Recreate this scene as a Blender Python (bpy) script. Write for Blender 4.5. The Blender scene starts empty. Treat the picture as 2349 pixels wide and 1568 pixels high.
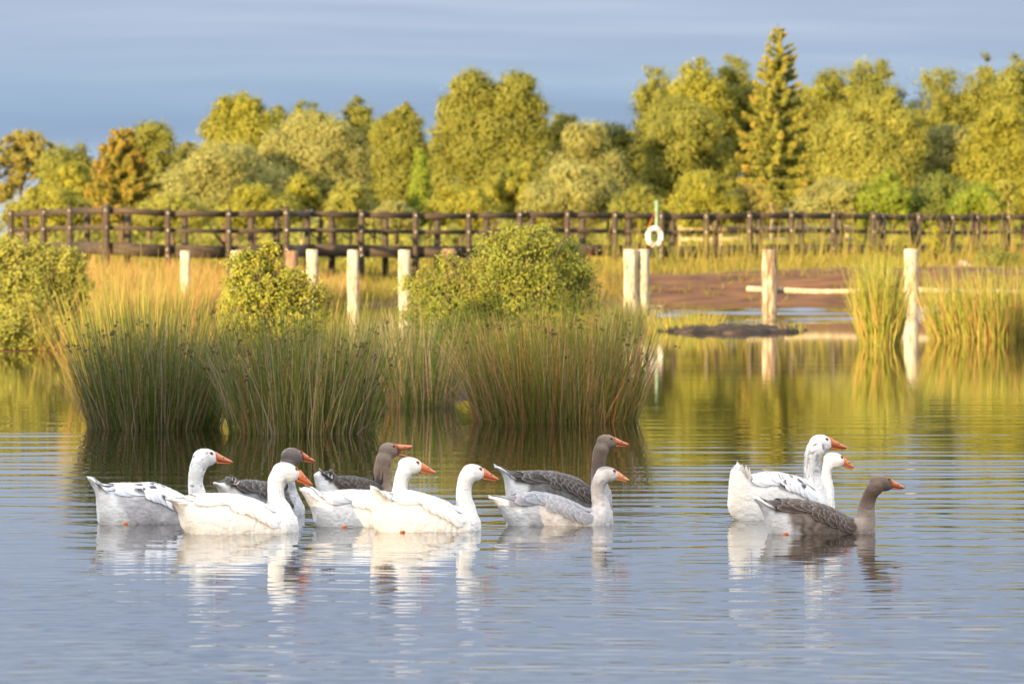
import bpy, math, random
import numpy as np
from mathutils import Vector, Matrix, noise
from mathutils.bvhtree import BVHTree

# ---------------------------------------------------------------- frame
# picture units: 2349 x 1568.  200 mm lens on a 36 mm sensor.
F = 13050.0; UC = 1174.5; HV = 548.0; H = 1.7
SC = bpy.context.scene
COL = SC.collection
R = math.radians
def PT(U, V, Y): return np.array(((U-UC)/F*Y, Y, H+(HV-V)/F*Y))
def X(U, Y): return (U-UC)/F*Y
def Z(V, Y): return H+(HV-V)/F*Y
def WY(V): return H*F/(V-HV)
SUN_AZ, SUN_EL = R(36), R(8.0)          # sun stands behind the camera, to its left
EXPOSURE = 1.9

# ---------------------------------------------------------------- mesh helpers
def tag(o, label=None, cat=None, group=None, kind=None):
    if label: o['label'] = label
    if cat: o['category'] = cat
    if group: o['group'] = group
    if kind: o['kind'] = kind
    return o

def mesh_np(name, V, Q, mat, attrs=None, smooth=True):
    V = np.asarray(V, dtype=np.float32); Q = np.asarray(Q, dtype=np.int32)
    me = bpy.data.meshes.new(name)
    n, k = Q.shape
    me.vertices.add(len(V)); me.vertices.foreach_set('co', V.ravel())
    me.loops.add(n*k); me.loops.foreach_set('vertex_index', Q.ravel())
    me.polygons.add(n)
    me.polygons.foreach_set('loop_start', np.arange(0, n*k, k, dtype=np.int32))
    me.polygons.foreach_set('use_smooth', np.full(n, smooth))
    if attrs:
        for a, d in attrs.items():
            d = np.asarray(d, dtype=np.float32)
            if d.ndim == 1:
                at = me.attributes.new(a, 'FLOAT', 'POINT'); at.data.foreach_set('value', d)
            else:
                if d.shape[1] == 3: d = np.concatenate([d, np.ones((len(d), 1), np.float32)], 1)
                at = me.attributes.new(a, 'FLOAT_COLOR', 'POINT'); at.data.foreach_set('color', d.ravel())
    me.update(calc_edges=True); me.validate()
    if mat: me.materials.append(mat)
    return me

def link(name, me, parent=None, loc=None):
    o = bpy.data.objects.new(name, me); COL.objects.link(o)
    if loc is not None: o.location = loc
    if parent: o.parent = parent
    return o

def empty(name, loc, rz=0.0):
    o = bpy.data.objects.new(name, None); COL.objects.link(o)
    o.location = loc; o.rotation_euler = (0, 0, rz); o.empty_display_size = .2
    return o

class MB:
    """collects shapes as quads / tris for one mesh"""
    def __init__(s): s.v = []; s.f = []; s.n = 0; s.a = []
    def add(s, V, Fs, a=0.0):
        V = np.asarray(V, float); s.v.append(V)
        s.f += [tuple(i+s.n for i in f) for f in Fs]; s.n += len(V)
        s.a.append(np.full(len(V), a) if np.isscalar(a) else np.asarray(a))
    def box(s, c, d, rz=0.0, a=0.0, bev=0.0):
        c = np.asarray(c, float); hx, hy, hz = [q/2 for q in d]
        b = min(bev, hx*.9, hy*.9, hz*.9)
        V = []; 
        for z, k in ((-hz, b), (-hz+b, 0), (hz-b, 0), (hz, b)) if b > 0 else ((-hz, 0), (hz, 0)):
            for x, y in ((-hx+k, -hy+k), (hx-k, -hy+k), (hx-k, hy-k), (-hx+k, hy-k)): V.append((x, y, z))
        V = np.array(V); ca, sa = math.cos(rz), math.sin(rz)
        V = np.stack([V[:, 0]*ca-V[:, 1]*sa, V[:, 0]*sa+V[:, 1]*ca, V[:, 2]], 1)+c
        n = len(V)//4; Fs = [(3, 2, 1, 0), (4*n-4, 4*n-3, 4*n-2, 4*n-1)]
        for j in range(n-1):
            for i in range(4):
                k2 = (i+1) % 4; Fs.append((j*4+i, j*4+k2, j*4+4+k2, j*4+4+i))
        s.add(V, Fs, a)
    def beam(s, p, q, w, h, a=0.0):
        """plank from p to q, w thick (horizontal), h tall"""
        p, q = np.asarray(p, float), np.asarray(q, float); d = q-p; L = np.linalg.norm(d); d /= L
        side = np.cross(d, (0, 0, 1.)); side /= np.linalg.norm(side); up = np.cross(side, d)
        V = []
        for e in (p, q):
            for x, z in ((-1, -1), (1, -1), (1, 1), (-1, 1)): V.append(e+side*x*w/2+up*z*h/2)
        s.add(V, [(0, 1, 2, 3), (7, 6, 5, 4), (0, 4, 5, 1), (1, 5, 6, 2), (2, 6, 7, 3), (3, 7, 4, 0)], a)
    def tube(s, P, rad, n=8, a=0.0, cap=True):
        P = np.asarray(P, float); rad = np.broadcast_to(np.asarray(rad, float), (len(P),))
        T = np.gradient(P, axis=0); T /= np.linalg.norm(T, axis=1)[:, None]+1e-9
        ref = np.array((0, 0, 1.)) if abs(T[:, 2]).mean() < .8 else np.array((0, 1., 0))
        A = np.cross(T, ref); A /= np.linalg.norm(A, axis=1)[:, None]+1e-9; B = np.cross(A, T)
        th = np.arange(n)*2*math.pi/n
        V = (P[:, None]+rad[:, None, None]*(A[:, None]*np.cos(th)[None, :, None]+B[:, None]*np.sin(th)[None, :, None])).reshape(-1, 3)
        Fs = []
        m = len(P)
        for j in range(m-1):
            for i in range(n):
                k = (i+1) % n; Fs.append((j*n+i, j*n+k, (j+1)*n+k, (j+1)*n+i))
        if cap:
            V = np.concatenate([V, P[:1], P[-1:]])
            for i in range(n):
                k = (i+1) % n; Fs += [(m*n, k, i), (m*n+1, (m-1)*n+i, (m-1)*n+k)]
        if not np.isscalar(a): a = np.concatenate([np.repeat(a, n), [a[0], a[-1]]]) if cap else np.repeat(a, n)
        s.add(V, Fs, a)
    def ball(s, c, r, n=10, m=7, a=0.0):
        c = np.asarray(c, float); r = np.broadcast_to(np.asarray(r, float), (3,))
        V = [(0, 0, -1)]
        for j in range(1, m):
            p = -math.pi/2+math.pi*j/m
            for i in range(n):
                t = 2*math.pi*i/n; V.append((math.cos(p)*math.cos(t), math.cos(p)*math.sin(t), math.sin(p)))
        V.append((0, 0, 1)); V = np.array(V)*r+c; Fs = []
        for i in range(n): Fs.append((0, 1+(i+1) % n, 1+i)); Fs.append((len(V)-1, 1+(m-2)*n+i, 1+(m-2)*n+(i+1) % n))
        for j in range(m-2):
            for i in range(n):
                k = (i+1) % n; Fs.append((1+j*n+i, 1+j*n+k, 1+(j+1)*n+k, 1+(j+1)*n+i))
        s.add(V, Fs, a)
    def mesh(s, name, mat, smooth=True, origin=(0, 0, 0)):
        me = bpy.data.meshes.new(name)
        V = np.concatenate(s.v)-np.asarray(origin)
        me.from_pydata(V.tolist(), [], s.f)
        me.polygons.foreach_set('use_smooth', np.full(len(me.polygons), smooth))
        at = me.attributes.new('tint', 'FLOAT', 'POINT'); at.data.foreach_set('value', np.concatenate(s.a).astype(np.float32))
        me.materials.append(mat); me.update()
        return me
    def obj(s, name, mat, parent=None, loc=None, smooth=True):
        """vertices are in world space; loc (or the unrotated parent's place) becomes the origin"""
        org = np.array(parent.location) if parent else (np.asarray(loc) if loc is not None else np.zeros(3))
        return link(name, s.mesh(name, mat, smooth, org), parent, None if parent else org)

# ---------------------------------------------------------------- materials
def newmat(name):
    m = bpy.data.materials.new(name); m.use_nodes = True
    nt = m.node_tree; nt.nodes.clear()
    out = nt.nodes.new('ShaderNodeOutputMaterial')
    return m, nt, out
def nd(nt, t, **kw):
    n = nt.nodes.new(t)
    for k, v in kw.items(): setattr(n, k, v)
    return n
def ramp(nt, fac, stops, interp='LINEAR'):
    r = nd(nt, 'ShaderNodeValToRGB'); r.color_ramp.interpolation = interp
    e = r.color_ramp.elements
    while len(e) < len(stops): e.new(.5)
    for q, (p, c) in zip(e, stops): q.position = p; q.color = (*c, 1)
    nt.links.new(fac, r.inputs['Fac']); return r.outputs['Color']
def noise_tex(nt, scale, detail=4, vec=None, stretch=None, rough=.55):
    t = nd(nt, 'ShaderNodeTexNoise'); t.inputs['Scale'].default_value = scale; t.inputs['Detail'].default_value = detail
    t.inputs['Roughness'].default_value = rough
    tc = nd(nt, 'ShaderNodeTexCoord'); v = tc.outputs['Object']
    if stretch:
        mp = nd(nt, 'ShaderNodeMapping'); mp.inputs['Scale'].default_value = stretch
        nt.links.new(v, mp.inputs['Vector']); v = mp.outputs['Vector']
    nt.links.new(v, t.inputs['Vector']); return t.outputs['Fac']
def mix(nt, fac, a, b, mode='MIX'):
    m = nd(nt, 'ShaderNodeMix', data_type='RGBA', blend_type=mode)
    for s, v in ((m.inputs['Factor'], fac), (m.inputs[6], a), (m.inputs[7], b)):
        if hasattr(v, 'is_linked'): nt.links.new(v, s)
        elif isinstance(v, (int, float)): s.default_value = v
        else: s.default_value = (*v, 1)
    return m.outputs[2]

def leaf_mat(name, stops, trans=.3, rough=.6):
    m, nt, out = newmat(name)
    at = nd(nt, 'ShaderNodeAttribute', attribute_name='tint')
    c = ramp(nt, at.outputs['Fac'], stops)
    p = nd(nt, 'ShaderNodeBsdfPrincipled'); p.inputs['Roughness'].default_value = rough
    p.inputs['Specular IOR Level'].default_value = .25
    t = nd(nt, 'ShaderNodeBsdfTranslucent'); mx = nd(nt, 'ShaderNodeMixShader'); mx.inputs[0].default_value = trans
    nt.links.new(c, p.inputs['Base Color']); nt.links.new(c, t.inputs['Color'])
    nt.links.new(p.outputs[0], mx.inputs[1]); nt.links.new(t.outputs[0], mx.inputs[2]); nt.links.new(mx.outputs[0], out.inputs[0])
    return m

def rough_mat(name, c1, c2, scale=8, stretch=None, rough=.85, bump=.3, c3=None, pos=(.35, .65), spec=.2, detail=5):
    m, nt, out = newmat(name)
    f = noise_tex(nt, scale, detail, stretch=stretch)
    st = [(pos[0], c1), (pos[1], c2)]
    if c3: st.append((min(.98, pos[1]+.14), c3))
    c = ramp(nt, f, st)
    p = nd(nt, 'ShaderNodeBsdfPrincipled'); p.inputs['Roughness'].default_value = rough
    p.inputs['Specular IOR Level'].default_value = spec
    nt.links.new(c, p.inputs['Base Color'])
    if bump:
        b = nd(nt, 'ShaderNodeBump'); b.inputs['Strength'].default_value = bump; b.inputs['Distance'].default_value = .02
        nt.links.new(f, b.inputs['Height']); nt.links.new(b.outputs[0], p.inputs['Normal'])
    nt.links.new(p.outputs[0], out.inputs[0]); return m

def plain_mat(name, c, rough=.5, spec=.4, metal=0):
    m, nt, out = newmat(name)
    f = noise_tex(nt, 30, 3)
    col = mix(nt, f, [v*.88 for v in c], [min(1, v*1.1) for v in c])
    p = nd(nt, 'ShaderNodeBsdfPrincipled'); p.inputs['Roughness'].default_value = rough
    p.inputs['Specular IOR Level'].default_value = spec; p.inputs['Metallic'].default_value = metal
    nt.links.new(col, p.inputs['Base Color']); nt.links.new(p.outputs[0], out.inputs[0]); return m

M = {}
# leaves
M['olive'] = leaf_mat('leaf_olive', [(0, (0.114, 0.127, 0.025)), (.5, (0.211, 0.215, 0.035)), (1, (0.302, 0.284, 0.046))], 0.45)
M['green'] = leaf_mat('leaf_green', [(0, (0.144, 0.159, 0.024)), (.5, (0.266, 0.259, 0.031)), (1, (0.397, 0.347, 0.042))], 0.45)
M['gold'] = leaf_mat('leaf_gold', [(0, (0.152, 0.166, 0.032)), (.5, (0.266, 0.262, 0.044)), (1, (0.380, 0.354, 0.068))], 0.45)
M['willow'] = leaf_mat('leaf_willow', [(0, (0.163, 0.171, 0.050)), (.5, (0.284, 0.277, 0.080)), (1, (0.410, 0.377, 0.120))], 0.45)
M['birch'] = leaf_mat('leaf_birch', [(0, (0.169, 0.156, 0.039)), (.5, (0.280, 0.244, 0.053)), (1, (0.390, 0.319, 0.071))], 0.45)
M['vivid'] = leaf_mat('leaf_vivid', [(0, (0.102, 0.154, 0.018)), (.5, (0.198, 0.248, 0.024)), (1, (0.312, 0.341, 0.034))], 0.45)
M['spruce'] = leaf_mat('needle_spruce', [(0, (0.121, 0.146, 0.026)), (.5, (0.270, 0.265, 0.038)), (1, (0.426, 0.271, 0.054))], 0.3)
M['russet'] = leaf_mat('needle_russet', [(0, (0.123, 0.132, 0.022)), (.5, (0.271, 0.218, 0.030)), (1, (0.418, 0.218, 0.045))], 0.3)
M['deep'] = leaf_mat('leaf_deep', [(0, (0.078, 0.110, 0.022)), (.5, (0.150, 0.180, 0.033)), (1, (0.240, 0.255, 0.046))], 0.45)
M['sallow'] = leaf_mat('leaf_sallow', [(0, (0.106, 0.139, 0.023)), (.5, (0.211, 0.231, 0.033)), (1, (0.337, 0.317, 0.046))], 0.45)
M['lime'] = leaf_mat('leaf_lime', [(0, (0.135, 0.165, 0.022)), (.5, (0.248, 0.257, 0.033)), (1, (0.398, 0.350, 0.051))], 0.45)
# grasses
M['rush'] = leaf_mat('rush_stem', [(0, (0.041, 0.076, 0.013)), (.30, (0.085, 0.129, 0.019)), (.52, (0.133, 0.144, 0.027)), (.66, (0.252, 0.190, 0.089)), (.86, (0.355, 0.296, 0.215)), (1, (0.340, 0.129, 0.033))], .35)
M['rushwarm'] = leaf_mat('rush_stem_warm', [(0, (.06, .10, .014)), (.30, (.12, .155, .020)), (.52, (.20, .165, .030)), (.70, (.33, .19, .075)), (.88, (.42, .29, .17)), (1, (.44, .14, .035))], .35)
M['rushlit'] = leaf_mat('rush_stem_lit', [(0, (.11, .16, .020)), (.4, (.24, .245, .03)), (.7, (.36, .26, .075)), (1, (.44, .22, .08))], .3)  # brighter rush copy; sunlight on these clumps is put into the colour
M['seed'] = leaf_mat('rush_seed', [(0, (.05, .03, .012)), (1, (.13, .07, .03))], .05)
M['dry'] = leaf_mat('dry_grass', [(0, (.135, .130, .026)), (.4, (.235, .180, .040)), (.75, (.340, .205, .068)), (1, (.36, .165, .055))], .35)
M['meadow'] = leaf_mat('meadow_grass', [(0, (.08, .09, .014)), (.5, (.16, .14, .02)), (.85, (.25, .18, .035)), (1, (.27, .13, .04))], .3)
# wood, ground
M['bark'] = rough_mat('bark', (.05, .035, .022), (.14, .10, .065), 6, (4, 4, 1))
M['birchbark'] = rough_mat('birch_bark', (.12, .08, .05), (.42, .33, .24), 5, (1, 1, 3))
M['rail'] = rough_mat('dark_timber', (.030, .021, .014), (.070, .052, .036), 3, (1, 1, 6), .75, .25)
M['deck'] = rough_mat('deck_timber', (.03, .022, .016), (.07, .052, .036), 3, (6, 1, 1), .8, .25)
M['bolt'] = plain_mat('bolt', (.75, .68, .62), .25, .5, .6)
M['pile'] = rough_mat('bleached_pile', (.13, .075, .04), (.30, .255, .18), 6, (2.2, 2.2, .7), .85, .6, (.40, .355, .275), (.34, .44))
M['pileold'] = rough_mat('bark_pile', (.10, .055, .034), (.24, .15, .10), 7, (1.4, 1.4, .5), .9, .8, (.32, .23, .17), (.36, .6))
M['pilehalf'] = rough_mat('half_barked_pile', (.10, .06, .035), (.20, .145, .095), 5, (2.4, 2.4, .45), .9, .8, (.38, .32, .235), (.38, .50))
M['pole'] = rough_mat('grey_pole', (.22, .17, .11), (.40, .33, .23), 4, (6, 1, 1), .85, .3)
M['palefence'] = rough_mat('pale_fence', (.22, .17, .10), (.36, .29, .18), 3, (6, 1, 1), .85, .3)
M['greenpaint'] = plain_mat('green_paint', (.15, .25, .15), .5)
M['slate'] = plain_mat('dark_bark', (.055, .055, .06), .8)
M['drift'] = rough_mat('driftwood', (.20, .15, .11), (.42, .35, .27), 6, (5, 1, 1), .9, .5)
M['peat'] = rough_mat('peat', (.016, .012, .010), (.05, .034, .024), 2.2, None, .9, .8, (.11, .07, .04), (.42, .62), .08)

def ground_mat():
    m, nt, out = newmat('ground')
    at = nd(nt, 'ShaderNodeAttribute', attribute_name='cover')
    f1 = noise_tex(nt, 1.1, 6); f2 = noise_tex(nt, .35, 5)
    mud = ramp(nt, f1, [(.3, (.048, .019, .006)), (.5, (.105, .045, .014)), (.7, (.16, .073, .024))])
    grass = ramp(nt, f2, [(.3, (.10, .10, .018)), (.5, (.17, .14, .025)), (.7, (.20, .15, .035))])
    c = mix(nt, at.outputs['Fac'], mud, grass)
    p = nd(nt, 'ShaderNodeBsdfPrincipled'); p.inputs['Roughness'].default_value = .9; p.inputs['Specular IOR Level'].default_value = .15
    b = nd(nt, 'ShaderNodeBump'); b.inputs['Strength'].default_value = .7; b.inputs['Distance'].default_value = .15
    nt.links.new(f1, b.inputs['Height']); nt.links.new(b.outputs[0], p.inputs['Normal'])
    nt.links.new(c, p.inputs['Base Color']); nt.links.new(p.outputs[0], out.inputs[0]); return m
M['ground'] = ground_mat()

def water_mat():
    m, nt, out = newmat('water')
    p = nd(nt, 'ShaderNodeBsdfPrincipled')
    p.inputs['Base Color'].default_value = (.011, .008, .004, 1); p.inputs['Roughness'].default_value = .03
    p.inputs['IOR'].default_value = 1.333
    nt.links.new(p.outputs[0], out.inputs[0]); return m
M['water'] = water_mat()

def feather_mat(name, rough=.75, bump=.25):
    m, nt, out = newmat(name)
    at = nd(nt, 'ShaderNodeAttribute', attribute_name='Col')
    f = noise_tex(nt, 60, 5, stretch=(.45, 1, 1.0)); f2 = noise_tex(nt, 18, 4, stretch=(.6, 1, 1))
    c = mix(nt, .5, at.outputs['Color'], ramp(nt, f, [(.3, (.84, .83, .81)), (.7, (1, 1, 1))]), 'MULTIPLY')
    p = nd(nt, 'ShaderNodeBsdfPrincipled'); p.inputs['Roughness'].default_value = rough; p.inputs['Specular IOR Level'].default_value = .2
    p.inputs['Sheen Weight'].default_value = .15
    b = nd(nt, 'ShaderNodeBump'); b.inputs['Strength'].default_value = bump; b.inputs['Distance'].default_value = .012
    b2 = nd(nt, 'ShaderNodeBump'); b2.inputs['Strength'].default_value = bump; b2.inputs['Distance'].default_value = .03
    nt.links.new(f, b.inputs['Height']); nt.links.new(f2, b2.inputs['Height']); nt.links.new(b2.outputs[0], b.inputs['Normal'])
    nt.links.new(b.outputs[0], p.inputs['Normal'])
    nt.links.new(c, p.inputs['Base Color']); nt.links.new(p.outputs[0], out.inputs[0]); return m
M['down'] = feather_mat('goose_down', bump=.4)
M['feather'] = feather_mat('goose_feather', .65, .12)
def tint_mat(name, stops, rough=.45, spec=.4):
    m, nt, out = newmat(name)
    at = nd(nt, 'ShaderNodeAttribute', attribute_name='tint')
    c = ramp(nt, at.outputs['Fac'], stops); f = noise_tex(nt, 70, 3)
    c = mix(nt, .35, c, ramp(nt, f, [(.3, (.7, .7, .7)), (.7, (1, 1, 1))]), 'MULTIPLY')
    p = nd(nt, 'ShaderNodeBsdfPrincipled'); p.inputs['Roughness'].default_value = rough; p.inputs['Specular IOR Level'].default_value = spec
    nt.links.new(c, p.inputs['Base Color']); nt.links.new(p.outputs[0], out.inputs[0]); return m
M['bill'] = tint_mat('bill_orange', [(0, (.60, .185, .075)), (.6, (.62, .20, .08)), (.8, (.05, .03, .02)), (1, (.03, .025, .03))])
M['billpale'] = tint_mat('bill_pale', [(0, (.62, .26, .11)), (.6, (.66, .30, .14)), (.8, (.30, .18, .12)), (1, (.25, .15, .1))])
M['eye'] = tint_mat('eye', [(0, (.09, .035, .012)), (.5, (.01, .008, .008)), (1, (.01, .008, .008))], .08, .6)
M['eyering'] = plain_mat('eye_ring', (.55, .17, .06), .6)
M['foot'] = plain_mat('goose_foot', (.58, .155, .05), .45)
M['mouth'] = plain_mat('mouth', (.16, .05, .035), .5)

# ---------------------------------------------------------------- camera, light, sky
cam = bpy.data.cameras.new('camera'); co = bpy.data.objects.new('camera', cam); COL.objects.link(co)
co.location = (0, 0, H); co.rotation_euler = (R(90), 0, 0)
cam.lens = 36.0*F/2349.0; cam.sensor_width = 36; cam.clip_end = 9000; cam.clip_start = .5
cam.shift_y = -(784-HV)/2349.0
cam.dof.use_dof = True; cam.dof.focus_distance = 37.0; cam.dof.aperture_fstop = 7.0
SC.camera = co

sd = bpy.data.lights.new('sun', 'SUN'); so = bpy.data.objects.new('sun', sd); COL.objects.link(so)
to_sun = Vector((-math.sin(SUN_AZ)*math.cos(SUN_EL), -math.cos(SUN_AZ)*math.cos(SUN_EL), math.sin(SUN_EL)))
so.rotation_euler = to_sun.to_track_quat('Z', 'Y').to_euler(); so.location = (-20, -20, 30)
sd.energy = 4.9; sd.color = (1.0, .735, .395); sd.angle = R(.6)

w = bpy.data.worlds.new('World'); SC.world = w; w.use_nodes = True
nt = w.node_tree; nt.nodes.clear()
out = nd(nt, 'ShaderNodeOutputWorld'); bg = nd(nt, 'ShaderNodeBackground')
sky = nd(nt, 'ShaderNodeTexSky', sky_type='NISHITA'); sky.sun_disc = False
sky.sun_elevation = SUN_EL; sky.sun_rotation = math.pi+SUN_AZ   # behind the camera, left of it
tc = nd(nt, 'ShaderNodeTexCoord'); sep = nd(nt, 'ShaderNodeSeparateXYZ'); nt.links.new(tc.outputs['Generated'], sep.inputs[0])
# sheets of thin layered cloud
mp = nd(nt, 'ShaderNodeMapping'); mp.inputs['Scale'].default_value = (6, 6, 85); mp.inputs['Rotation'].default_value = (0, R(1.2), 0)
nt.links.new(tc.outputs['Generated'], mp.inputs['Vector'])
nz = nd(nt, 'ShaderNodeTexNoise'); nz.inputs['Scale'].default_value = 1.0; nz.inputs['Detail'].default_value = 4; nz.inputs['Roughness'].default_value = .5
nz.inputs['Distortion'].default_value = .4
nt.links.new(mp.outputs[0], nz.inputs['Vector'])
k = 1/2**EXPOSURE
def kc(c): return tuple(v*k for v in c)
low = ramp(nt, sep.outputs['Z'], [(0, kc((.47, .63, .86))), (.006, kc((.36, .545, .81))), (.016, kc((.25, .415, .67))), (.027, kc((.265, .415, .65))), (.036, kc((.345, .465, .70))), (.044, kc((.375, .475, .71))), (.085, kc((.355, .445, .69)))])
high = ramp(nt, sep.outputs['Z'], [(.08, kc((.355, .445, .69))), (.25, kc((1.65, 1.74, 1.92))), (.6, kc((2.35, 2.40, 2.55)))])
def rng_(sock, a, b):
    q = nd(nt, 'ShaderNodeMapRange', interpolation_type='SMOOTHSTEP'); q.inputs[1].default_value = a; q.inputs[2].default_value = b
    nt.links.new(sock, q.inputs[0]); return q.outputs[0]
pm = nd(nt, 'ShaderNodeMath', operation='MULTIPLY'); nt.links.new(rng_(sep.outputs['X'], -.03, -.085), pm.inputs[0]); nt.links.new(rng_(sep.outputs['Z'], .021, .006), pm.inputs[1])
low = mix(nt, pm.outputs[0], low, kc((.62, .74, .92)))           # paler break in the cloud, low on the left
gt = nd(nt, 'ShaderNodeMath', operation='GREATER_THAN'); gt.inputs[1].default_value = .084; nt.links.new(sep.outputs['Z'], gt.inputs[0])
cl = mix(nt, gt.outputs[0], low, high)
streak = ramp(nt, nz.outputs['Fac'], [(.36, (.84, .86, .89)), (.5, (1, 1, 1)), (.64, (1.24, 1.18, 1.10))])
cl = mix(nt, 1.0, cl, streak, 'MULTIPLY')
sk = mix(nt, 1.0, sky.outputs[0], (.10, .10, .10), 'MULTIPLY')
fin = mix(nt, .93, sk, cl)
nt.links.new(fin, bg.inputs['Color']); bg.inputs['Strength'].default_value = 1.0
nt.links.new(bg.outputs[0], out.inputs[0])
SC.view_settings.view_transform = 'Standard'; SC.view_settings.look = 'None'
SC.view_settings.exposure = EXPOSURE; SC.view_settings.gamma = 1; SC.view_settings.use_curve_mapping = False
SC.cycles.max_bounces = 8; SC.cycles.diffuse_bounces = 3; SC.cycles.glossy_bounces = 3; SC.cycles.transmission_bounces = 4
SC.cycles.use_denoising = True

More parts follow.
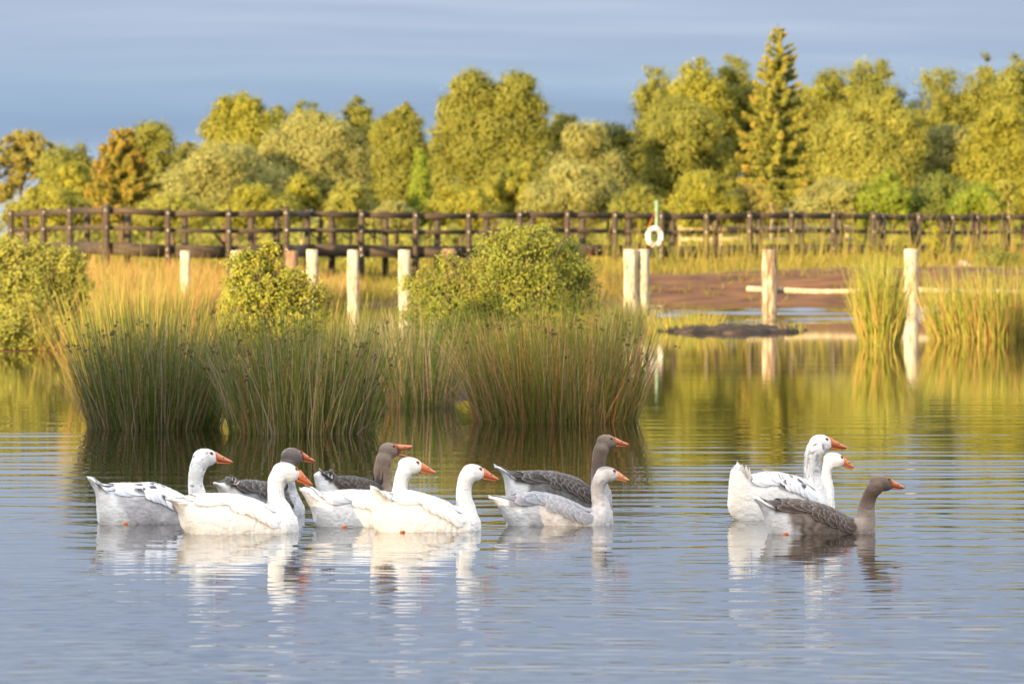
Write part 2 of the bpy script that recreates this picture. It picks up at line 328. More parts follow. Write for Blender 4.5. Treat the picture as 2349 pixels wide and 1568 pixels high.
#@@PART2
# ---------------------------------------------------------------- geese data (traced outlines, crop units -> picture units)
CROPS = {1: (300, 1700, 2.349), 2: (1150, 1700, 2.349), 3: (1850, 1650, 2.61375), 4: (2800, 1650, 2.349)}
PS = 2349/4096.0
def cp(c, x, y):
    a, b, s = CROPS[c]; return (a+x/s)*PS, (b+y/s)*PS
WHITE = (.84, .815, .765); DARK = (.037, .027, .021); BROWN = (.115, .082, .062)
GEESE = [
 dict(label='white goose with small dark head spots and grey flank, hindmost swimmer beside the tall rushes', c=1, yaw=14, wl=(650, 930),
  top=[(130,475),(165,475),(230,545),(300,570),(380,555),(560,560),(740,555),(860,600),(960,650),(1060,690),(1140,740),(1210,790),(1250,850),(1262,900)],
  bot=[(130,478),(135,510),(190,600),(215,680),(205,740),(180,800),(172,860),(200,905),(235,940)],
  neck=[(1165,860,100),(1155,740,95),(1140,650,84),(1125,560,73),(1130,480,73),(1150,400,82),(1175,340,90)], head=(1215,308,122,86,-4),
  bill=((1325,262),(1330,375),(1475,358)), eye=(1262,270), foot=[(450,930)], rear=WHITE, flank=(.47,.45,.45), breast=(.60,.58,.57), neckc=WHITE, headc=WHITE,
  wing=(.70,.71,.74), edge=(.82,.81,.79), dark=.13, spots=(.2,.2,.22)),
 dict(label='grey-headed dark-winged goose mostly hidden by the long-necked white goose in front', c=1, yaw=27, wl=(1750, 850),
  top=[(1312,518),(1360,535),(1410,515),(1440,475),(1490,490),(1530,535),(1650,525),(1800,550),(1900,600),(1990,650),(2080,700),(2130,740),(2147,800)],
  bot=[(1312,521),(1370,600),(1400,690),(1390,760),(1400,800),(1435,850)],
  neck=[(2040,760,102),(2010,650,82),(1990,550,74),(1980,450,74),(1990,370,82)], head=(2030,300,112,86,-8),
  bill=((2140,262),(2150,358),(2248,352)), eye=(2105,262), foot=[], rear=(.66,.61,.55), flank=(.28,.28,.29), breast=(.55,.55,.57), neckc=(.62,.62,.64), headc=(.155,.125,.108),
  wing=DARK, edge=(.30,.28,.27), dark=0, spots=(.2,.2,.22), tail=(.5,.42,.35)),
 dict(label='pure white goose with long curved neck and bill pointing down, nearest of the left group', c=1, yaw=20, wl=(1500, 1018),
  top=[(870,665),(940,680),(1010,668),(1150,655),(1350,655),(1550,670),(1700,720),(1800,770),(1900,800),(2000,810),(2060,850),(2085,900),(2085,960)],
  bot=[(870,669),(950,740),(985,800),(1010,850),(1006,910),(1020,960),(1055,1010)],
  neck=[(1975,900,106),(1925,800,103),(1888,700,82),(1880,600,79),(1890,520,84),(1925,455,88)], head=(1975,450,138,93,-17),
  bill=((2122,440),(2085,540),(2225,577)), eye=(2055,420), foot=[], rear=WHITE, flank=WHITE, breast=WHITE, neckc=WHITE, headc=WHITE,
  wing=(.80,.785,.75), edge=(.80,.77,.70), dark=0),
 dict(label='brown-headed goose calling with its orange bill wide open behind two white geese', c=2, yaw=22, wl=(650, 885), open=True, nail=True,
  top=[(258,450),(310,412),(350,450),(412,422),(435,450),(450,500),(540,488),(680,505),(800,540),(900,600),(960,650),(1010,720),(1030,790)],
  bot=[(258,455),(270,550),(300,630),(290,720),(300,800),(345,885)],
  neck=[(940,760,98),(930,690,92),(905,630,84),(890,560,80),(882,480,76),(885,400,76),(905,320,82)], head=(945,245,100,80,4),
  bill=((1030,183),(1052,300),(1178,207)), eye=(980,203), foot=[], rear=(.74,.73,.70), flank=(.26,.22,.19), breast=(.33,.25,.19), neckc=(.26,.18,.125), headc=(.24,.175,.13),
  wing=DARK, edge=(.20,.17,.15), dark=0, tail=(.74,.73,.71)),
 dict(label='white goose with level bill and ragged tail, swimming between the two front white geese', c=2, yaw=14, wl=(620, 958),
  top=[(120,590),(160,572),(230,580),(330,650),(420,635),(560,622),(720,628),(900,640),(1000,650),(1090,700),(1150,760),(1190,830)],
  bot=[(120,593),(180,690),(225,780),(250,850),(255,900),(295,955)],
  neck=[(1075,780,100),(1068,710,90),(1056,640,76),(1060,560,70),(1072,500,70),(1098,435,80)], head=(1150,385,122,82,-8),
  bill=((1272,362),(1255,458),(1397,458)), eye=(1208,356), foot=[(495,948)], rear=WHITE, flank=WHITE, breast=WHITE, neckc=WHITE, headc=WHITE,
  wing=(.80,.785,.75), edge=(.80,.77,.70), dark=0),
 dict(label='white goose with upright neck, raised pointed tail and orange foot showing at the waterline', c=2, yaw=18, wl=(1250, 1003),
  top=[(785,562),(812,558),(850,600),(920,660),(1000,640),(1100,615),(1200,640),(1350,680),(1480,730),(1560,780),(1650,790),(1740,800),(1795,860),(1812,920)],
  bot=[(785,570),(790,700),(803,800),(806,900),(820,970),(855,1003)],
  neck=[(1690,900,112),(1680,800,94),(1660,700,80),(1655,620,74),(1665,550,75),(1692,480,84)], head=(1745,450,117,80,-10),
  bill=((1857,418),(1845,522),(1990,525)), eye=(1797,419), foot=[(1040,995)], rear=WHITE, flank=WHITE, breast=WHITE, neckc=WHITE, headc=WHITE,
  wing=(.80,.785,.75), edge=(.80,.77,.70), dark=0),
 dict(label='grey-brown goose with dark wings and tall stretched neck behind the pale grey goose', c=3, yaw=14, wl=(1000, 1010), nail=True,
  top=[(340,545),(380,555),(470,610),(600,625),(800,620),(960,630),(1100,665),(1200,700),(1290,760),(1370,790),(1450,770),(1520,780),(1555,820),(1567,880),(1550,930)],
  bot=[(340,549),(420,630),(460,740),(470,830),(455,870),(465,930),(490,1005)],
  neck=[(1450,870,118),(1432,760,92),(1416,660,76),(1422,560,74),(1435,450,76),(1455,380,84)], head=(1510,310,114,80,-8),
  bill=((1612,268),(1610,365),(1750,345)), eye=(1545,277), foot=[], rear=(.76,.75,.73), flank=(.15,.14,.13), breast=(.36,.34,.33), neckc=(.185,.132,.098), headc=(.21,.155,.118),
  wing=DARK, edge=(.30,.27,.25), dark=0, bars=True),
 dict(label='pale silvery grey goose with white face and pale orange bill', c=3, yaw=8, wl=(1050, 1178), pale=True,
  top=[(280,868),(340,875),(450,880),(600,860),(760,840),(900,860),(1050,900),(1180,960),(1290,1010),(1340,1005),(1450,960),(1530,960),(1570,1030),(1580,1090),(1570,1150)],
  bot=[(280,871),(360,970),(410,1060),(450,1120),(490,1175)],
  neck=[(1460,1080,113),(1450,980,103),(1422,880,78),(1415,800,74),(1425,740,78),(1458,680,85)], head=(1515,645,124,82,-10),
  bill=((1643,625),(1625,712),(1748,715)), eye=(1580,612), foot=[], rear=(.76,.74,.71), flank=(.60,.56,.52), breast=(.55,.53,.52), neckc=(.46,.42,.40), headc=(.58,.55,.53), cap=(.24,.22,.23),
  wing=(.26,.255,.275), edge=(.56,.55,.56), dark=0, spots=(.34,.30,.29)),
 dict(label='large white goose with dark flecks down its thick neck and upright fanned tail', c=4, yaw=24, wl=(600, 1010),
  top=[(262,840),(275,700),(288,520),(320,512),(345,465),(380,500),(420,570),(470,600),(600,568),(750,580),(900,615),(1000,650),(1080,700),(1160,760),(1210,820),(1225,880)],
  bot=[(262,845),(265,900),(285,960),(325,1005)],
  neck=[(1110,850,112),(1100,760,106),(1085,680,94),(1070,600,82),(1065,500,80),(1075,410,84),(1098,345,92)], head=(1145,297,118,86,-5),
  bill=((1247,245),(1243,362),(1408,348)), eye=(1180,258), foot=[], rear=WHITE, flank=WHITE, breast=WHITE, neckc=(.70,.685,.66), headc=WHITE,
  wing=(.74,.745,.76), edge=(.82,.81,.80), dark=.10, spots=(.16,.15,.15), neckspots=True),
 dict(label='small-headed white goose peering out behind the thick-necked white goose', c=4, yaw=16, wl=(900, 940),
  top=[(560,760),(640,720),(800,700),(950,700),(1050,730),(1150,745),(1230,750),(1265,800),(1272,860)],
  bot=[(560,765),(590,820),(600,880),(640,935)],
  neck=[(1190,820,84),(1195,740,74),(1196,680,62),(1192,620,52),(1195,550,48),(1215,490,60)], head=(1265,450,108,74,-12),
  bill=((1372,430),(1355,513),(1460,525)), eye=(1325,423), foot=[], rear=WHITE, flank=WHITE, breast=WHITE, neckc=WHITE, headc=WHITE,
  wing=(.80,.785,.75), edge=(.80,.77,.70), dark=0),
 dict(label='brown goose with slanting neck, pale-edged wing scales and black-tipped bill leading the right trio', c=4, yaw=12, wl=(1150, 1140), nail=True,
  top=[(500,790),(530,775),(600,830),(680,830),(740,815),(900,825),(1050,845),(1200,890),(1320,950),(1400,1000),(1480,985),(1560,960),(1620,965),(1650,1040),(1645,1100)],
  bot=[(500,795),(560,880),(610,980),(620,1050),(645,1120)],
  neck=[(1560,1040,105),(1562,960,92),(1575,880,78),(1600,800,69),(1628,740,73),(1665,695,80)], head=(1715,665,121,74,-14),
  bill=((1828,640),(1820,730),(1938,715)), eye=(1773,633), foot=[(765,1125)], rear=(.74,.72,.69), flank=(.19,.145,.112), breast=(.30,.235,.185), neckc=(.125,.078,.050), headc=(.19,.135,.095),
  wing=(.062,.037,.025), edge=(.32,.27,.23), dark=0, bars=True, tailc=(.06,.05,.05)),
]
for g in GEESE:
    U, V = cp(g['c'], *g['wl']); g['U'], g['V'] = U, V
    g['Y'] = WY(V)+.12; g['loc'] = Vector((X(U, g['Y']), g['Y'], 0)); g['s'] = F/g['Y']

# ---------------------------------------------------------------- water: one rippled sheet
def sstep(a, b, x): t = np.clip((x-a)/(b-a), 0, 1); return t*t*(3-2*t)
def build_water():
    rng = np.random.default_rng(5)
    v1 = np.arange(1640, 640, -.72); v2 = np.linspace(640, 590, 60)[1:]
    rows = np.concatenate([WY(v1), WY(v2)]); rows = np.concatenate([[-60, 0, 12, 17, 19], rows])
    inner = np.linspace(-1340, 1340, 560); outer = np.array([1500, 1800, 2400, 3600, 6000, 9000])
    cols = np.concatenate([-outer[::-1], inner, outer])/F
    Yg = np.repeat(rows[:, None], len(cols), 1); Xg = cols[None, :]*np.maximum(rows, 17)[:, None]
    Vp = HV+H*F/np.maximum(Yg, 5); dY = np.gradient(rows)[:, None]
    # zones: mirror-calm by the far bank, banded mid water, finely ruffled foreground
    ph = rng.uniform(0, 6.28, 12)
    low = (np.sin(Xg*.55+Yg*.21+ph[0])+np.sin(-Xg*.9+Yg*.13+ph[1])+np.sin(Xg*.23-Yg*.37+ph[2]))/3
    calm = sstep(900, 1110, Vp+low*40)
    fore = sstep(1180, 1330, Vp+low*50)
    far = 1-sstep(705, 765, Vp)
    a1 = .0011+calm*(.0050+.0022*low)*(1-.62*fore)
    a2 = .0006+calm*.0034+fore*.0074*(1+.6*low)
    lee = sstep(960, 1010, Vp)*(1-sstep(1080, 1190, Vp))*sstep(-960, -800, Xg/Yg*F)*(1-sstep(250, 420, Xg/Yg*F))
    a1 *= 1-.60*lee; a2 *= 1-.45*lee
    Zg = np.zeros_like(Yg)
    def waves(n, l0, l1, spread, amp, seed):
        r = np.random.default_rng(seed); z = np.zeros_like(Yg)
        lam = np.exp(r.uniform(math.log(l0), math.log(l1), n)); th = r.normal(0, spread, n); p = r.uniform(0, 6.28, n)
        for L, t, q in zip(lam, th, p):
            kk = 2*math.pi/L; fade = np.clip((L/np.maximum(dY, .01)-2.5)/2.5, 0, 1)
            z += (math.sqrt(2/n)/kk)*fade*np.sin(kk*(Yg*math.cos(t)+Xg*math.sin(t))+q)
        return z*amp
    warp = .25*np.sin(Xg*1.3+Yg*.4+ph[3])+.15*np.sin(Xg*2.9-Yg*.8+ph[4])
    Yb = Yg; Yg = Yg+warp*.35
    Zg += waves(34, .42, 1.25, .09, a1, 1)
    Zg += waves(16, .9, 2.2, .22, a1*.35, 3)
    Ug = UC+Xg/np.maximum(Yg, 5)*F
    Zg += waves(26, 2.2, 6.0, .5, (1-sstep(728, 750, Vp+low*8))*sstep(1380, 1480, Ug)*.040, 4)
    Zg += waves(46, .11, .34, .45, a2, 2)
    Yg = Yb
    for i, g in enumerate(GEESE):                       # rings spreading from each swimmer
        c = g['loc']; d = np.sqrt((Xg-c.x-.1)**2+((Yg-c.y))**2)
        e = np.exp(-np.clip(d-.35, 0, 9)/.75)*sstep(.1, .4, d); kk = 2*math.pi/(.17+.02*(i % 3))
        Zg += .0125/kk*e*np.sin(kk*d+i*1.7+.8*np.sin(3*np.arctan2(Yg-c.y, Xg-c.x)+i))
    V = np.stack([Xg, Yg, Zg], -1).reshape(-1, 3)
    nr, nc = Yg.shape; idx = np.arange(nr*nc, dtype=np.int32).reshape(nr, nc)
    Q = np.stack([idx[:-1, :-1], idx[:-1, 1:], idx[1:, 1:], idx[1:, :-1]], -1).reshape(-1, 4)
    tag(link('water', mesh_np('water', V, Q, M['water'])), kind='structure')
build_water()

# ---------------------------------------------------------------- ground
SHORE = np.array([(-1500, 50), (-700, 62), (-200, 83), (0, 86.3), (140, 87), (200, 101), (330, 113), (480, 122), (620, 133), (760, 143), (900, 147), (1480, 148.5), (1700, 149), (2100, 148.5), (2349, 147), (3000, 135), (4200, 110)], float)
def shoreY(U): return np.interp(U, SHORE[:, 0], SHORE[:, 1])
def ground_h(x, Y):
    U = UC+x/Y*F; d = Y-shoreY(U)
    # peat bank on the right, gentle meadow on the left
    steep = sstep(700, 1300, U)
    crest = .72+.20*sstep(1500, 2000, U)
    hr = crest*sstep(-1, 9, d)**.8; hl = .04*sstep(-.3, .8, d)+.47*sstep(.5, 45, d)
    h = np.where(d < -1, -.7, hl*(1-steep)+hr*steep)
    h = h+.35*sstep(45, 120, d)
    return np.where(d < -1, -.7, np.maximum(h, -.05+.08*d.clip(-1, .6)))
def build_ground():
    rng = np.random.default_rng(3)
    U = np.concatenate([[-60000, -25000, -9000, -4000, -2200], np.linspace(-1200, 3600, 250), [4600, 6500, 12000, 28000, 62000]])
    Yr = np.concatenate([[-400, 5, 30], np.arange(45, 215, .5), np.arange(215, 300, 4), [340, 420, 600, 1000, 2000, 4500]])
    Yg = np.repeat(Yr[:, None], len(U), 1); Xg = (U[None]-UC)/F*np.maximum(Yg, 45)
    Zg = ground_h(Xg, np.maximum(Yg, 45)); Ug = UC+Xg/np.maximum(Yg, 45)*F; d = np.maximum(Yg, 45)-shoreY(Ug)
    nzv = np.array([noise.noise((a*.7, b*.35, 0)) for a, b in zip(Xg.ravel(), Yg.ravel())]).reshape(Xg.shape)
    Zg = np.where(d > .3, Zg+nzv*.09*np.clip(d/3, 0, 1), Zg)
    Zg = np.where(Yg < 44, -.7, Zg); Zg = np.where(Yg < 10, .2, Zg)
    crest = sstep(8.0, 9.5, d+nzv*1.5-1.0*(Ug < 1700)*(Ug > 1400))
    cover = np.where(Ug < 770, sstep(1.0, 3.0, d), crest)
    nr, nc = Yg.shape; idx = np.arange(nr*nc, dtype=np.int32).reshape(nr, nc)
    Q = np.stack([idx[:-1, :-1], idx[:-1, 1:], idx[1:, 1:], idx[1:, :-1]], -1).reshape(-1, 4)
    me = mesh_np('ground', np.stack([Xg, Yg, Zg], -1).reshape(-1, 3), Q, M['ground'], {'cover': cover.ravel()})
    tag(link('ground', me), kind='structure')
build_ground()

def mound(name, cx, cy, rx, ry, h, mat, seed, n=60):
    """low mud island rising from the pond bed"""
    V = []; Q = []
    m = 16
    for j in range(m+1):
        r = j/m
        for i in range(n):
            t = 2*math.pi*i/n; k = 1+.34*noise.noise((math.cos(t)*1.7+seed, math.sin(t)*1.7, seed))+.12*noise.noise((math.cos(t)*6+seed, math.sin(t)*6, seed))
            x, y = cx+rx*r*k*math.cos(t), cy+ry*r*k*math.sin(t)
            z = h*(1-r**3)-.35*max(0, r-.72)/.28+.06*noise.noise((x*4, y*1.2, seed))*min(1, 3*(1-r)+.15)+.02*noise.noise((x*12, y*5, seed+3))
            V.append((x, y, z))
    for j in range(m):
        for i in range(n):
            k = (i+1) % n; Q.append((j*n+i, j*n+k, (j+1)*n+k, (j+1)*n+i))
    return link(name, mesh_np(name, V, Q, mat))
tag(mound('mud_spit', X(1670, 105), 105.5, 1.8, 3.6, .10, M['peat'], 2.0), kind='structure')
tag(mound('island', X(800, 64), 65, 2.3, 6.0, .14, M['peat'], 7.0), kind='structure')

# ---------------------------------------------------------------- goose builder
def catmull(P, n):
    P = np.asarray(P, float); P = np.concatenate([2*P[:1]-P[1:2], P, 2*P[-1:]-P[-2:-1]]); o = []
    for i in range(1, len(P)-2):
        for t in np.arange(n)/n:
            a, b, c, d = P[i-1:i+3]
            o.append(.5*((2*b)+(-a+c)*t+(2*a-5*b+4*c-d)*t*t+(-a+3*b-3*c+d)*t**3))
    o.append(P[-2]); return np.array(o)
WT = np.array([(0, .030), (.05, .050), (.12, .078), (.22, .108), (.36, .138), (.55, .150), (.72, .145), (.85, .120), (.93, .085), (.98, .045), (1, .015)])

def make_goose(gi, g):
    rnd = random.Random(40+gi); rng = np.random.default_rng(40+gi)
    yaw = R(g['yaw']); s = g['s']; cy = math.cos(yaw)
    def L(x, y):
        U, V = cp(g['c'], x, y); return ((U-g['U'])/s/cy, Z(V, g['Y']))
    kpx = PS/CROPS[g['c']][2]/s                                   # crop px -> metres
    root = empty('goose', g['loc'], yaw)
    tag(root, g['label'], 'goose', 'geese swimming in a flock on the pond')
    top = np.array([L(*p) for p in g['top']]); bot = np.array([L(*p) for p in g['bot']])
    x0, x1 = top[0, 0], top[:, 0].max(); Ln = x1-x0
    for i in range(1, len(top)): top[i, 0] = max(top[i, 0], top[i-1, 0]+.002)
    bx = np.maximum.accumulate(bot[:, 0]+np.arange(len(bot))*1e-4)
    xs = np.concatenate([np.linspace(x0, x0+.14*Ln, 16)[:-1], np.linspace(x0+.14*Ln, x1-.05, 26), np.linspace(x1-.05, x1, 10)[1:]])
    tz = np.interp(xs, top[:, 0], top[:, 1]); bz = np.interp(xs, bx, bot[:, 1])
    deep = -.085*np.clip((xs-bx[-1])/.08, 0, 1)*np.clip((x1+.02-xs)/.08, 0, 1); bz = np.where(xs >= bx[-1], deep-.01, bz)
    bz = np.minimum(bz, tz-.018); zc = (tz+bz)/2; hz = (tz-bz)/2
    wd = np.interp((xs-x0)/Ln, WT[:, 0], WT[:, 1])*Ln/.80*1.02
    wd = np.minimum(wd, .02+hz*1.9+.05)
    n = 28; th = np.arange(n)*2*math.pi/n
    cyv = np.sign(np.cos(th))*np.abs(np.cos(th))**.9; szv = np.sign(np.sin(th))*np.abs(np.sin(th))**.86
    V = np.stack([np.repeat(xs[:, None], n, 1), wd[:, None]*cyv, zc[:, None]+hz[:, None]*szv], -1).reshape(-1, 3)
    mb = MB(); Fs = []
    m = len(xs)
    for j in range(m-1):
        for i in range(n):
            k2 = (i+1) % n; Fs.append((j*n+k2, j*n+i, (j+1)*n+i, (j+1)*n+k2))
    Fs.append(tuple(range(n))); Fs.append(tuple((m-1)*n+i for i in reversed(range(n))))
    mb.add(V, Fs)
    nk = np.array([(*L(a, b), r*kpx) for a, b, r in g['neck']]); nk = catmull(nk, 6)
    mb.tube(np.stack([nk[:, 0], nk[:, 0]*0, nk[:, 1]], 1), nk[:, 2]*.97, 16)
    for q in (0, -1): mb.ball((nk[q, 0], 0, nk[q, 1]), nk[q, 2]*.93, 14, 9)
    hx, hzv = L(*g['head'][:2]); hr, hv = g['head'][2]*kpx, g['head'][3]*kpx; pit = R(g['head'][4])
    hb = MB(); hb.ball((0, 0, 0), (hr, hv*.80, hv), 20, 14)
    hb.ball((hr*.25, 0, -hv*.22), (hr*.62, hv*.70, hv*.74), 18, 12)       # cheek and throat
    HV_ = np.concatenate(hb.v)
    rot = np.stack([HV_[:, 0]*math.cos(pit)-HV_[:, 2]*math.sin(pit)+hx, HV_[:, 1], HV_[:, 0]*math.sin(pit)+HV_[:, 2]*math.cos(pit)+hzv], 1)
    mb.add(rot, hb.f)
    tmp = link('goose_tmp', mb.mesh('tmp', M['down']))
    rm = tmp.modifiers.new('r', 'REMESH'); rm.mode = 'VOXEL'; rm.voxel_size = .0065
    sm = tmp.modifiers.new('s', 'SMOOTH'); sm.factor = .5; sm.iterations = 9
    dg = bpy.context.evaluated_depsgraph_get()
    me = bpy.data.meshes.new_from_object(tmp.evaluated_get(dg)); bpy.data.objects.remove(tmp)
    nv = len(me.vertices); P = np.empty(nv*3, np.float32); me.vertices.foreach_get('co', P); P = P.reshape(-1, 3)
    # colours of the plumage
    fn = np.array([noise.fractal(Vector(p)*14, 1, 2, 4) for p in P.tolist()]); fn2 = np.array([noise.noise(Vector(p)*38) for p in P.tolist()])
    t = (P[:, 0]-x0)/Ln; back = np.interp(nk[0, 0], top[:, 0], top[:, 1])
    def mx(a, b, f): return a*(1-f[:, None])+np.asarray(b)[None]*f[:, None]
    c = np.tile(np.array(g['rear']), (nv, 1))
    c = mx(c, g['flank'], sstep(.25, .35, t+fn*.05+fn2*.02+(P[:, 2])*.35))
    wingtop = np.interp(P[:, 0], xs, tz)
    up = sstep(-.085, -.05, P[:, 2]-wingtop)*sstep(.12, .16, t)*(1-sstep(.80, .86, t))
    c = mx(c, g['wing'], up)
    c = mx(c, g['breast'], sstep(.76, .84, t+fn*.02))
    nkx = nk[:, 0].min()-.10
    nm = sstep(-.01, .10, P[:, 2]-back+fn*.02)*(P[:, 0] > nkx)
    c = mx(c, g['neckc'], nm)
    dh = np.hypot((P[:, 0]-hx)/(hr*1.25), (P[:, 2]-hzv)/(hv*1.25)); hm = 1-sstep(.78, 1.3, dh+fn*.10)
    c = mx(c, g['headc'], hm)
    if 'cap' in g: c = mx(c, g['cap'], hm*sstep(.0, .02, P[:, 2]-hzv-hv*.42+fn*.015)*(1-sstep(hr*.35, hr*.6, P[:, 0]-hx))*.9)
    if g.get('bars'):
        bar = np.sin((P[:, 0]*95+np.sin(P[:, 2]*60)*1.2+fn*3)); fl = sstep(.3, .36, t)*(1-sstep(.8, .9, t))*(1-up)*(1-nm)
        c = c*(1+.24*(bar*fl)[:, None])
    if 'spots' in g:
        area = nm*.9 if not g.get('neckspots') else nm
        sp = sstep(.36, .50, fn2+fn*.22)*area
        if g.get('neckspots'): sp = np.maximum(sp*.8, nm*(1-hm)*sstep(.1, .5, np.sin(P[:, 1]*210+fn*4)*.5+.5-.35+fn*.5)*.55*(P[:, 2] > back+.10))
        if gi in (1, 7): sp = np.maximum(sp, .7*sstep(.15, .4, fn)*(t > .6)*(1-hm))
        c = mx(c, g['spots'], np.clip(sp, 0, 1))
    if min(g['flank']) < .7 or 'bars' in g: c = c*(1+.22*fn[:, None])
    c = np.clip(c, .01, .86)
    at = me.attributes.new('Col', 'FLOAT_COLOR', 'POINT'); at.data.foreach_set('color', np.concatenate([c, np.ones((nv, 1))], 1).astype(np.float32).ravel())
    Nn = np.empty(nv*3, np.float32); me.vertices.foreach_get('normal', Nn); Nn = Nn.reshape(-1, 3)      # neck furrows, ruffled flank
    nx_ = np.interp(P[:, 2], nk[:, 1], nk[:, 0]); phi = np.arctan2(P[:, 1], P[:, 0]-nx_)
    D_ = .0019*np.sin(15*phi+P[:, 2]*22+fn*2)*nm*(1-hm)*(P[:, 2] > back+.03)+.0015*fn*(1-hm)+.0016*np.sin(P[:, 0]*120+fn*5)*(1-nm)*(1-hm)*sstep(.2, .3, t)
    me.vertices.foreach_set('co', (P+Nn*D_[:, None]).astype(np.float32).ravel())
    me.materials.clear(); me.materials.append(M['down']); me.polygons.foreach_set('use_smooth', np.full(len(me.polygons), True))
    me.name = 'goose_body'; body = link('body', me, root)
    tree = BVHTree.FromPolygons([Vector(p) for p in P.tolist()], [tuple(p.vertices) for p in me.polygons])
    # wings: overlapping feathers laid on the body by casting rays at its axis
    tops = np.convolve(np.pad(tz, 3, mode='edge'), np.ones(7)/7, 'valid')
    def surf(x, ang, lift):
        zt = float(np.interp(x, xs, tops)); zb = float(np.interp(x, xs, bz)); h = zt-max(zb, -.06); za = zt-min(.105, h*.5)
        dr = Vector((0, math.cos(ang), math.sin(ang))); o = Vector((x, 0, za))
        hit = tree.ray_cast(o+dr*.205, -dr, .21)
        p = hit[0] if hit[0] is not None else o+dr*.01
        return p+dr*lift
    back_z = float(np.interp(nk[0, 0]-.1, xs, tz))
    wings = {-1: ([], [], []), 1: ([], [], [])}
    uu = (-1, -.88, -.3, .3, .88, 1); SJ = (0, .2, .42, .64, .82, .95, 1); NS = 7
    xlim = min([q[0]-q[2] for q in nk if q[1] < back_z+.07] or [9])+.015
    def feather(side, x, th0, Lf, wf, up_, base, lift, col, edge, tipround=1.0):
        if x > xlim+.03 and th0 > .55: return
        Vs, Qs, Cs = wings[side]; o = len(Vs)
        for j in range(NS):
            sj = SJ[j]; half = wf/2*(min(1, .55+1.2*sj))*math.sqrt(max(0, 1-max(0, (sj-.62)/.38)**2*(.97*tipround)))
            for u in uu:
                xx = x-sj*Lf-(0 if tipround else 0); a = th0+up_*sj+u*half/.125
                xx = max(xx, x0+.012)
                a = min(a, math.pi*.5-.0) if a < math.pi/2+.25 else math.pi/2
                p = surf(xx, a, base+lift*sj+.0016*(1-u*u))
                if side < 0: p = Vector((p.x, -p.y, p.z))
                Vs.append(p)
                e = 1.0 if (abs(u) == 1 or j == NS-1) else (.28 if (abs(u) == .88 and j > 2) or j == NS-2 else 0.)
                sh = 1-.12*abs(u) if abs(u) < 1 else 1
                Cs.append([col[q]*(1-e)*sh+edge[q]*e for q in range(3)])
        w_ = len(uu)
        for j in range(NS-1):
            for i in range(w_-1): Qs.append((o+j*w_+i, o+j*w_+i+1, o+(j+1)*w_+i+1, o+(j+1)*w_+i))
    wc, ec = g['wing'], g['edge']
    white = min(wc) > .6
    def colr(dk=1.0):
        if g['dark'] and rnd.random() < g['dark']: return (.075, .07, .07)
        q = rnd.uniform(.82, 1.15)*dk; return tuple(min(.83, v*q) for v in wc)
    for side in (-1, 1):
        xf, xr = x0+.80*Ln, x0+.16*Ln
        for a_, l_, w_ in ((1.36, .30, .05), (1.15, .29, .046), (.95, .26, .044)):       # primaries over the rump
            feather(side, x0+.42*Ln, a_, Ln*l_*1.25, w_, .10, .003, .006, colr(.75), ec if not white else wc)
        for i in range(4):                                                             # tertials and secondaries
            for a_ in np.linspace(.55, 1.45, 5):
                feather(side, x0+(.40+.085*i)*Ln+rnd.uniform(-.01, .01), a_+rnd.uniform(-.04, .04)-(.10 if i == 3 else 0), Ln*rnd.uniform(.19, .23), .058, .16, .005, .010, colr(), ec)
        for i in range(7):                                                             # rows of coverts up to the shoulder
            for q, a_ in enumerate(np.linspace(.30, 1.5, 8)):
                xx = x0+(.52+.045*i)*Ln+(.012 if q % 2 else 0)+rnd.uniform(-.006, .006)
                if xx > xf-.10*Ln*(1.0-min(1, a_))*0: pass
                feather(side, xx, a_+rnd.uniform(-.03, .03)-.04*i*(a_ < .8), Ln*rnd.uniform(.085, .105), .048, .05, .006, .009, colr(rnd.uniform(.95, 1.25)), ec)
    for side in (-1, 1):
        Vs, Qs, Cs = wings[side]
        wm = mesh_np('goose_wing', [tuple(v) for v in Vs], Qs, M['feather'], {'Col': np.array(Cs)})
        link('wing', wm, root)
    # tail fan of stiff feathers
    tcx = x0+.17*Ln; tb = float(np.interp(tcx, xs, tz)); Vs = []; Qs = []; Cs = []
    tipz = top[np.argmax(top[:5, 1]), 1] if gi in (8, 1, 3) else top[0, 1]
    tipx = top[np.argmax(top[:5, 1]), 0] if gi in (8, 1, 3) else x0
    tc_ = g.get('tail', g['rear'])
    for k in range(9):
        f = (k-4)/4; tip = Vector((tipx-.006+.05*abs(f)**1.5+rnd.uniform(-.006, .006), f*.085, tipz+.004-.035*abs(f)**1.6+rnd.uniform(-.006, .006)))
        rt = Vector((tcx, f*.055, tb-.022-.02*abs(f))); o = len(Vs); d = tip-rt; side = Vector((0, 1, 0))
        for j in range(6):
            sj = j/5; hw = .019*math.sqrt(max(.0, 1-max(0, (sj-.6)/.4)**2*.95))*(.6+.5*sj)
            mid = rt+d*sj+Vector((0, 0, -.02*math.sin(sj*math.pi)*(.5 if tipz > tb else 0)))
            for u in (-1, 0, 1): Vs.append(tuple(mid+side*u*hw+Vector((0, 0, .004*(1-abs(u)))))); Cs.append(tc_ if (j > 3 or 'tailc' not in g) else g['tailc'])
        for j in range(5):
            for i in range(2): Qs.append((o+j*3+i, o+j*3+i+1, o+(j+1)*3+i+1, o+(j+1)*3+i))
    link('tail', mesh_np('goose_tail', Vs, Qs, M['feather'], {'Col': np.array(Cs)}), root)
    # bill: upper and lower mandible
    bt, bb, tp = [np.array(L(*p)) for p in g['bill']]
    bm = M['billpale'] if g.get('pale') else M['bill']; opn = g.get('open')
    bw = np.linalg.norm(bt-bb)*.40
    back_ = (bt-tp)/np.linalg.norm(bt-tp)*.012
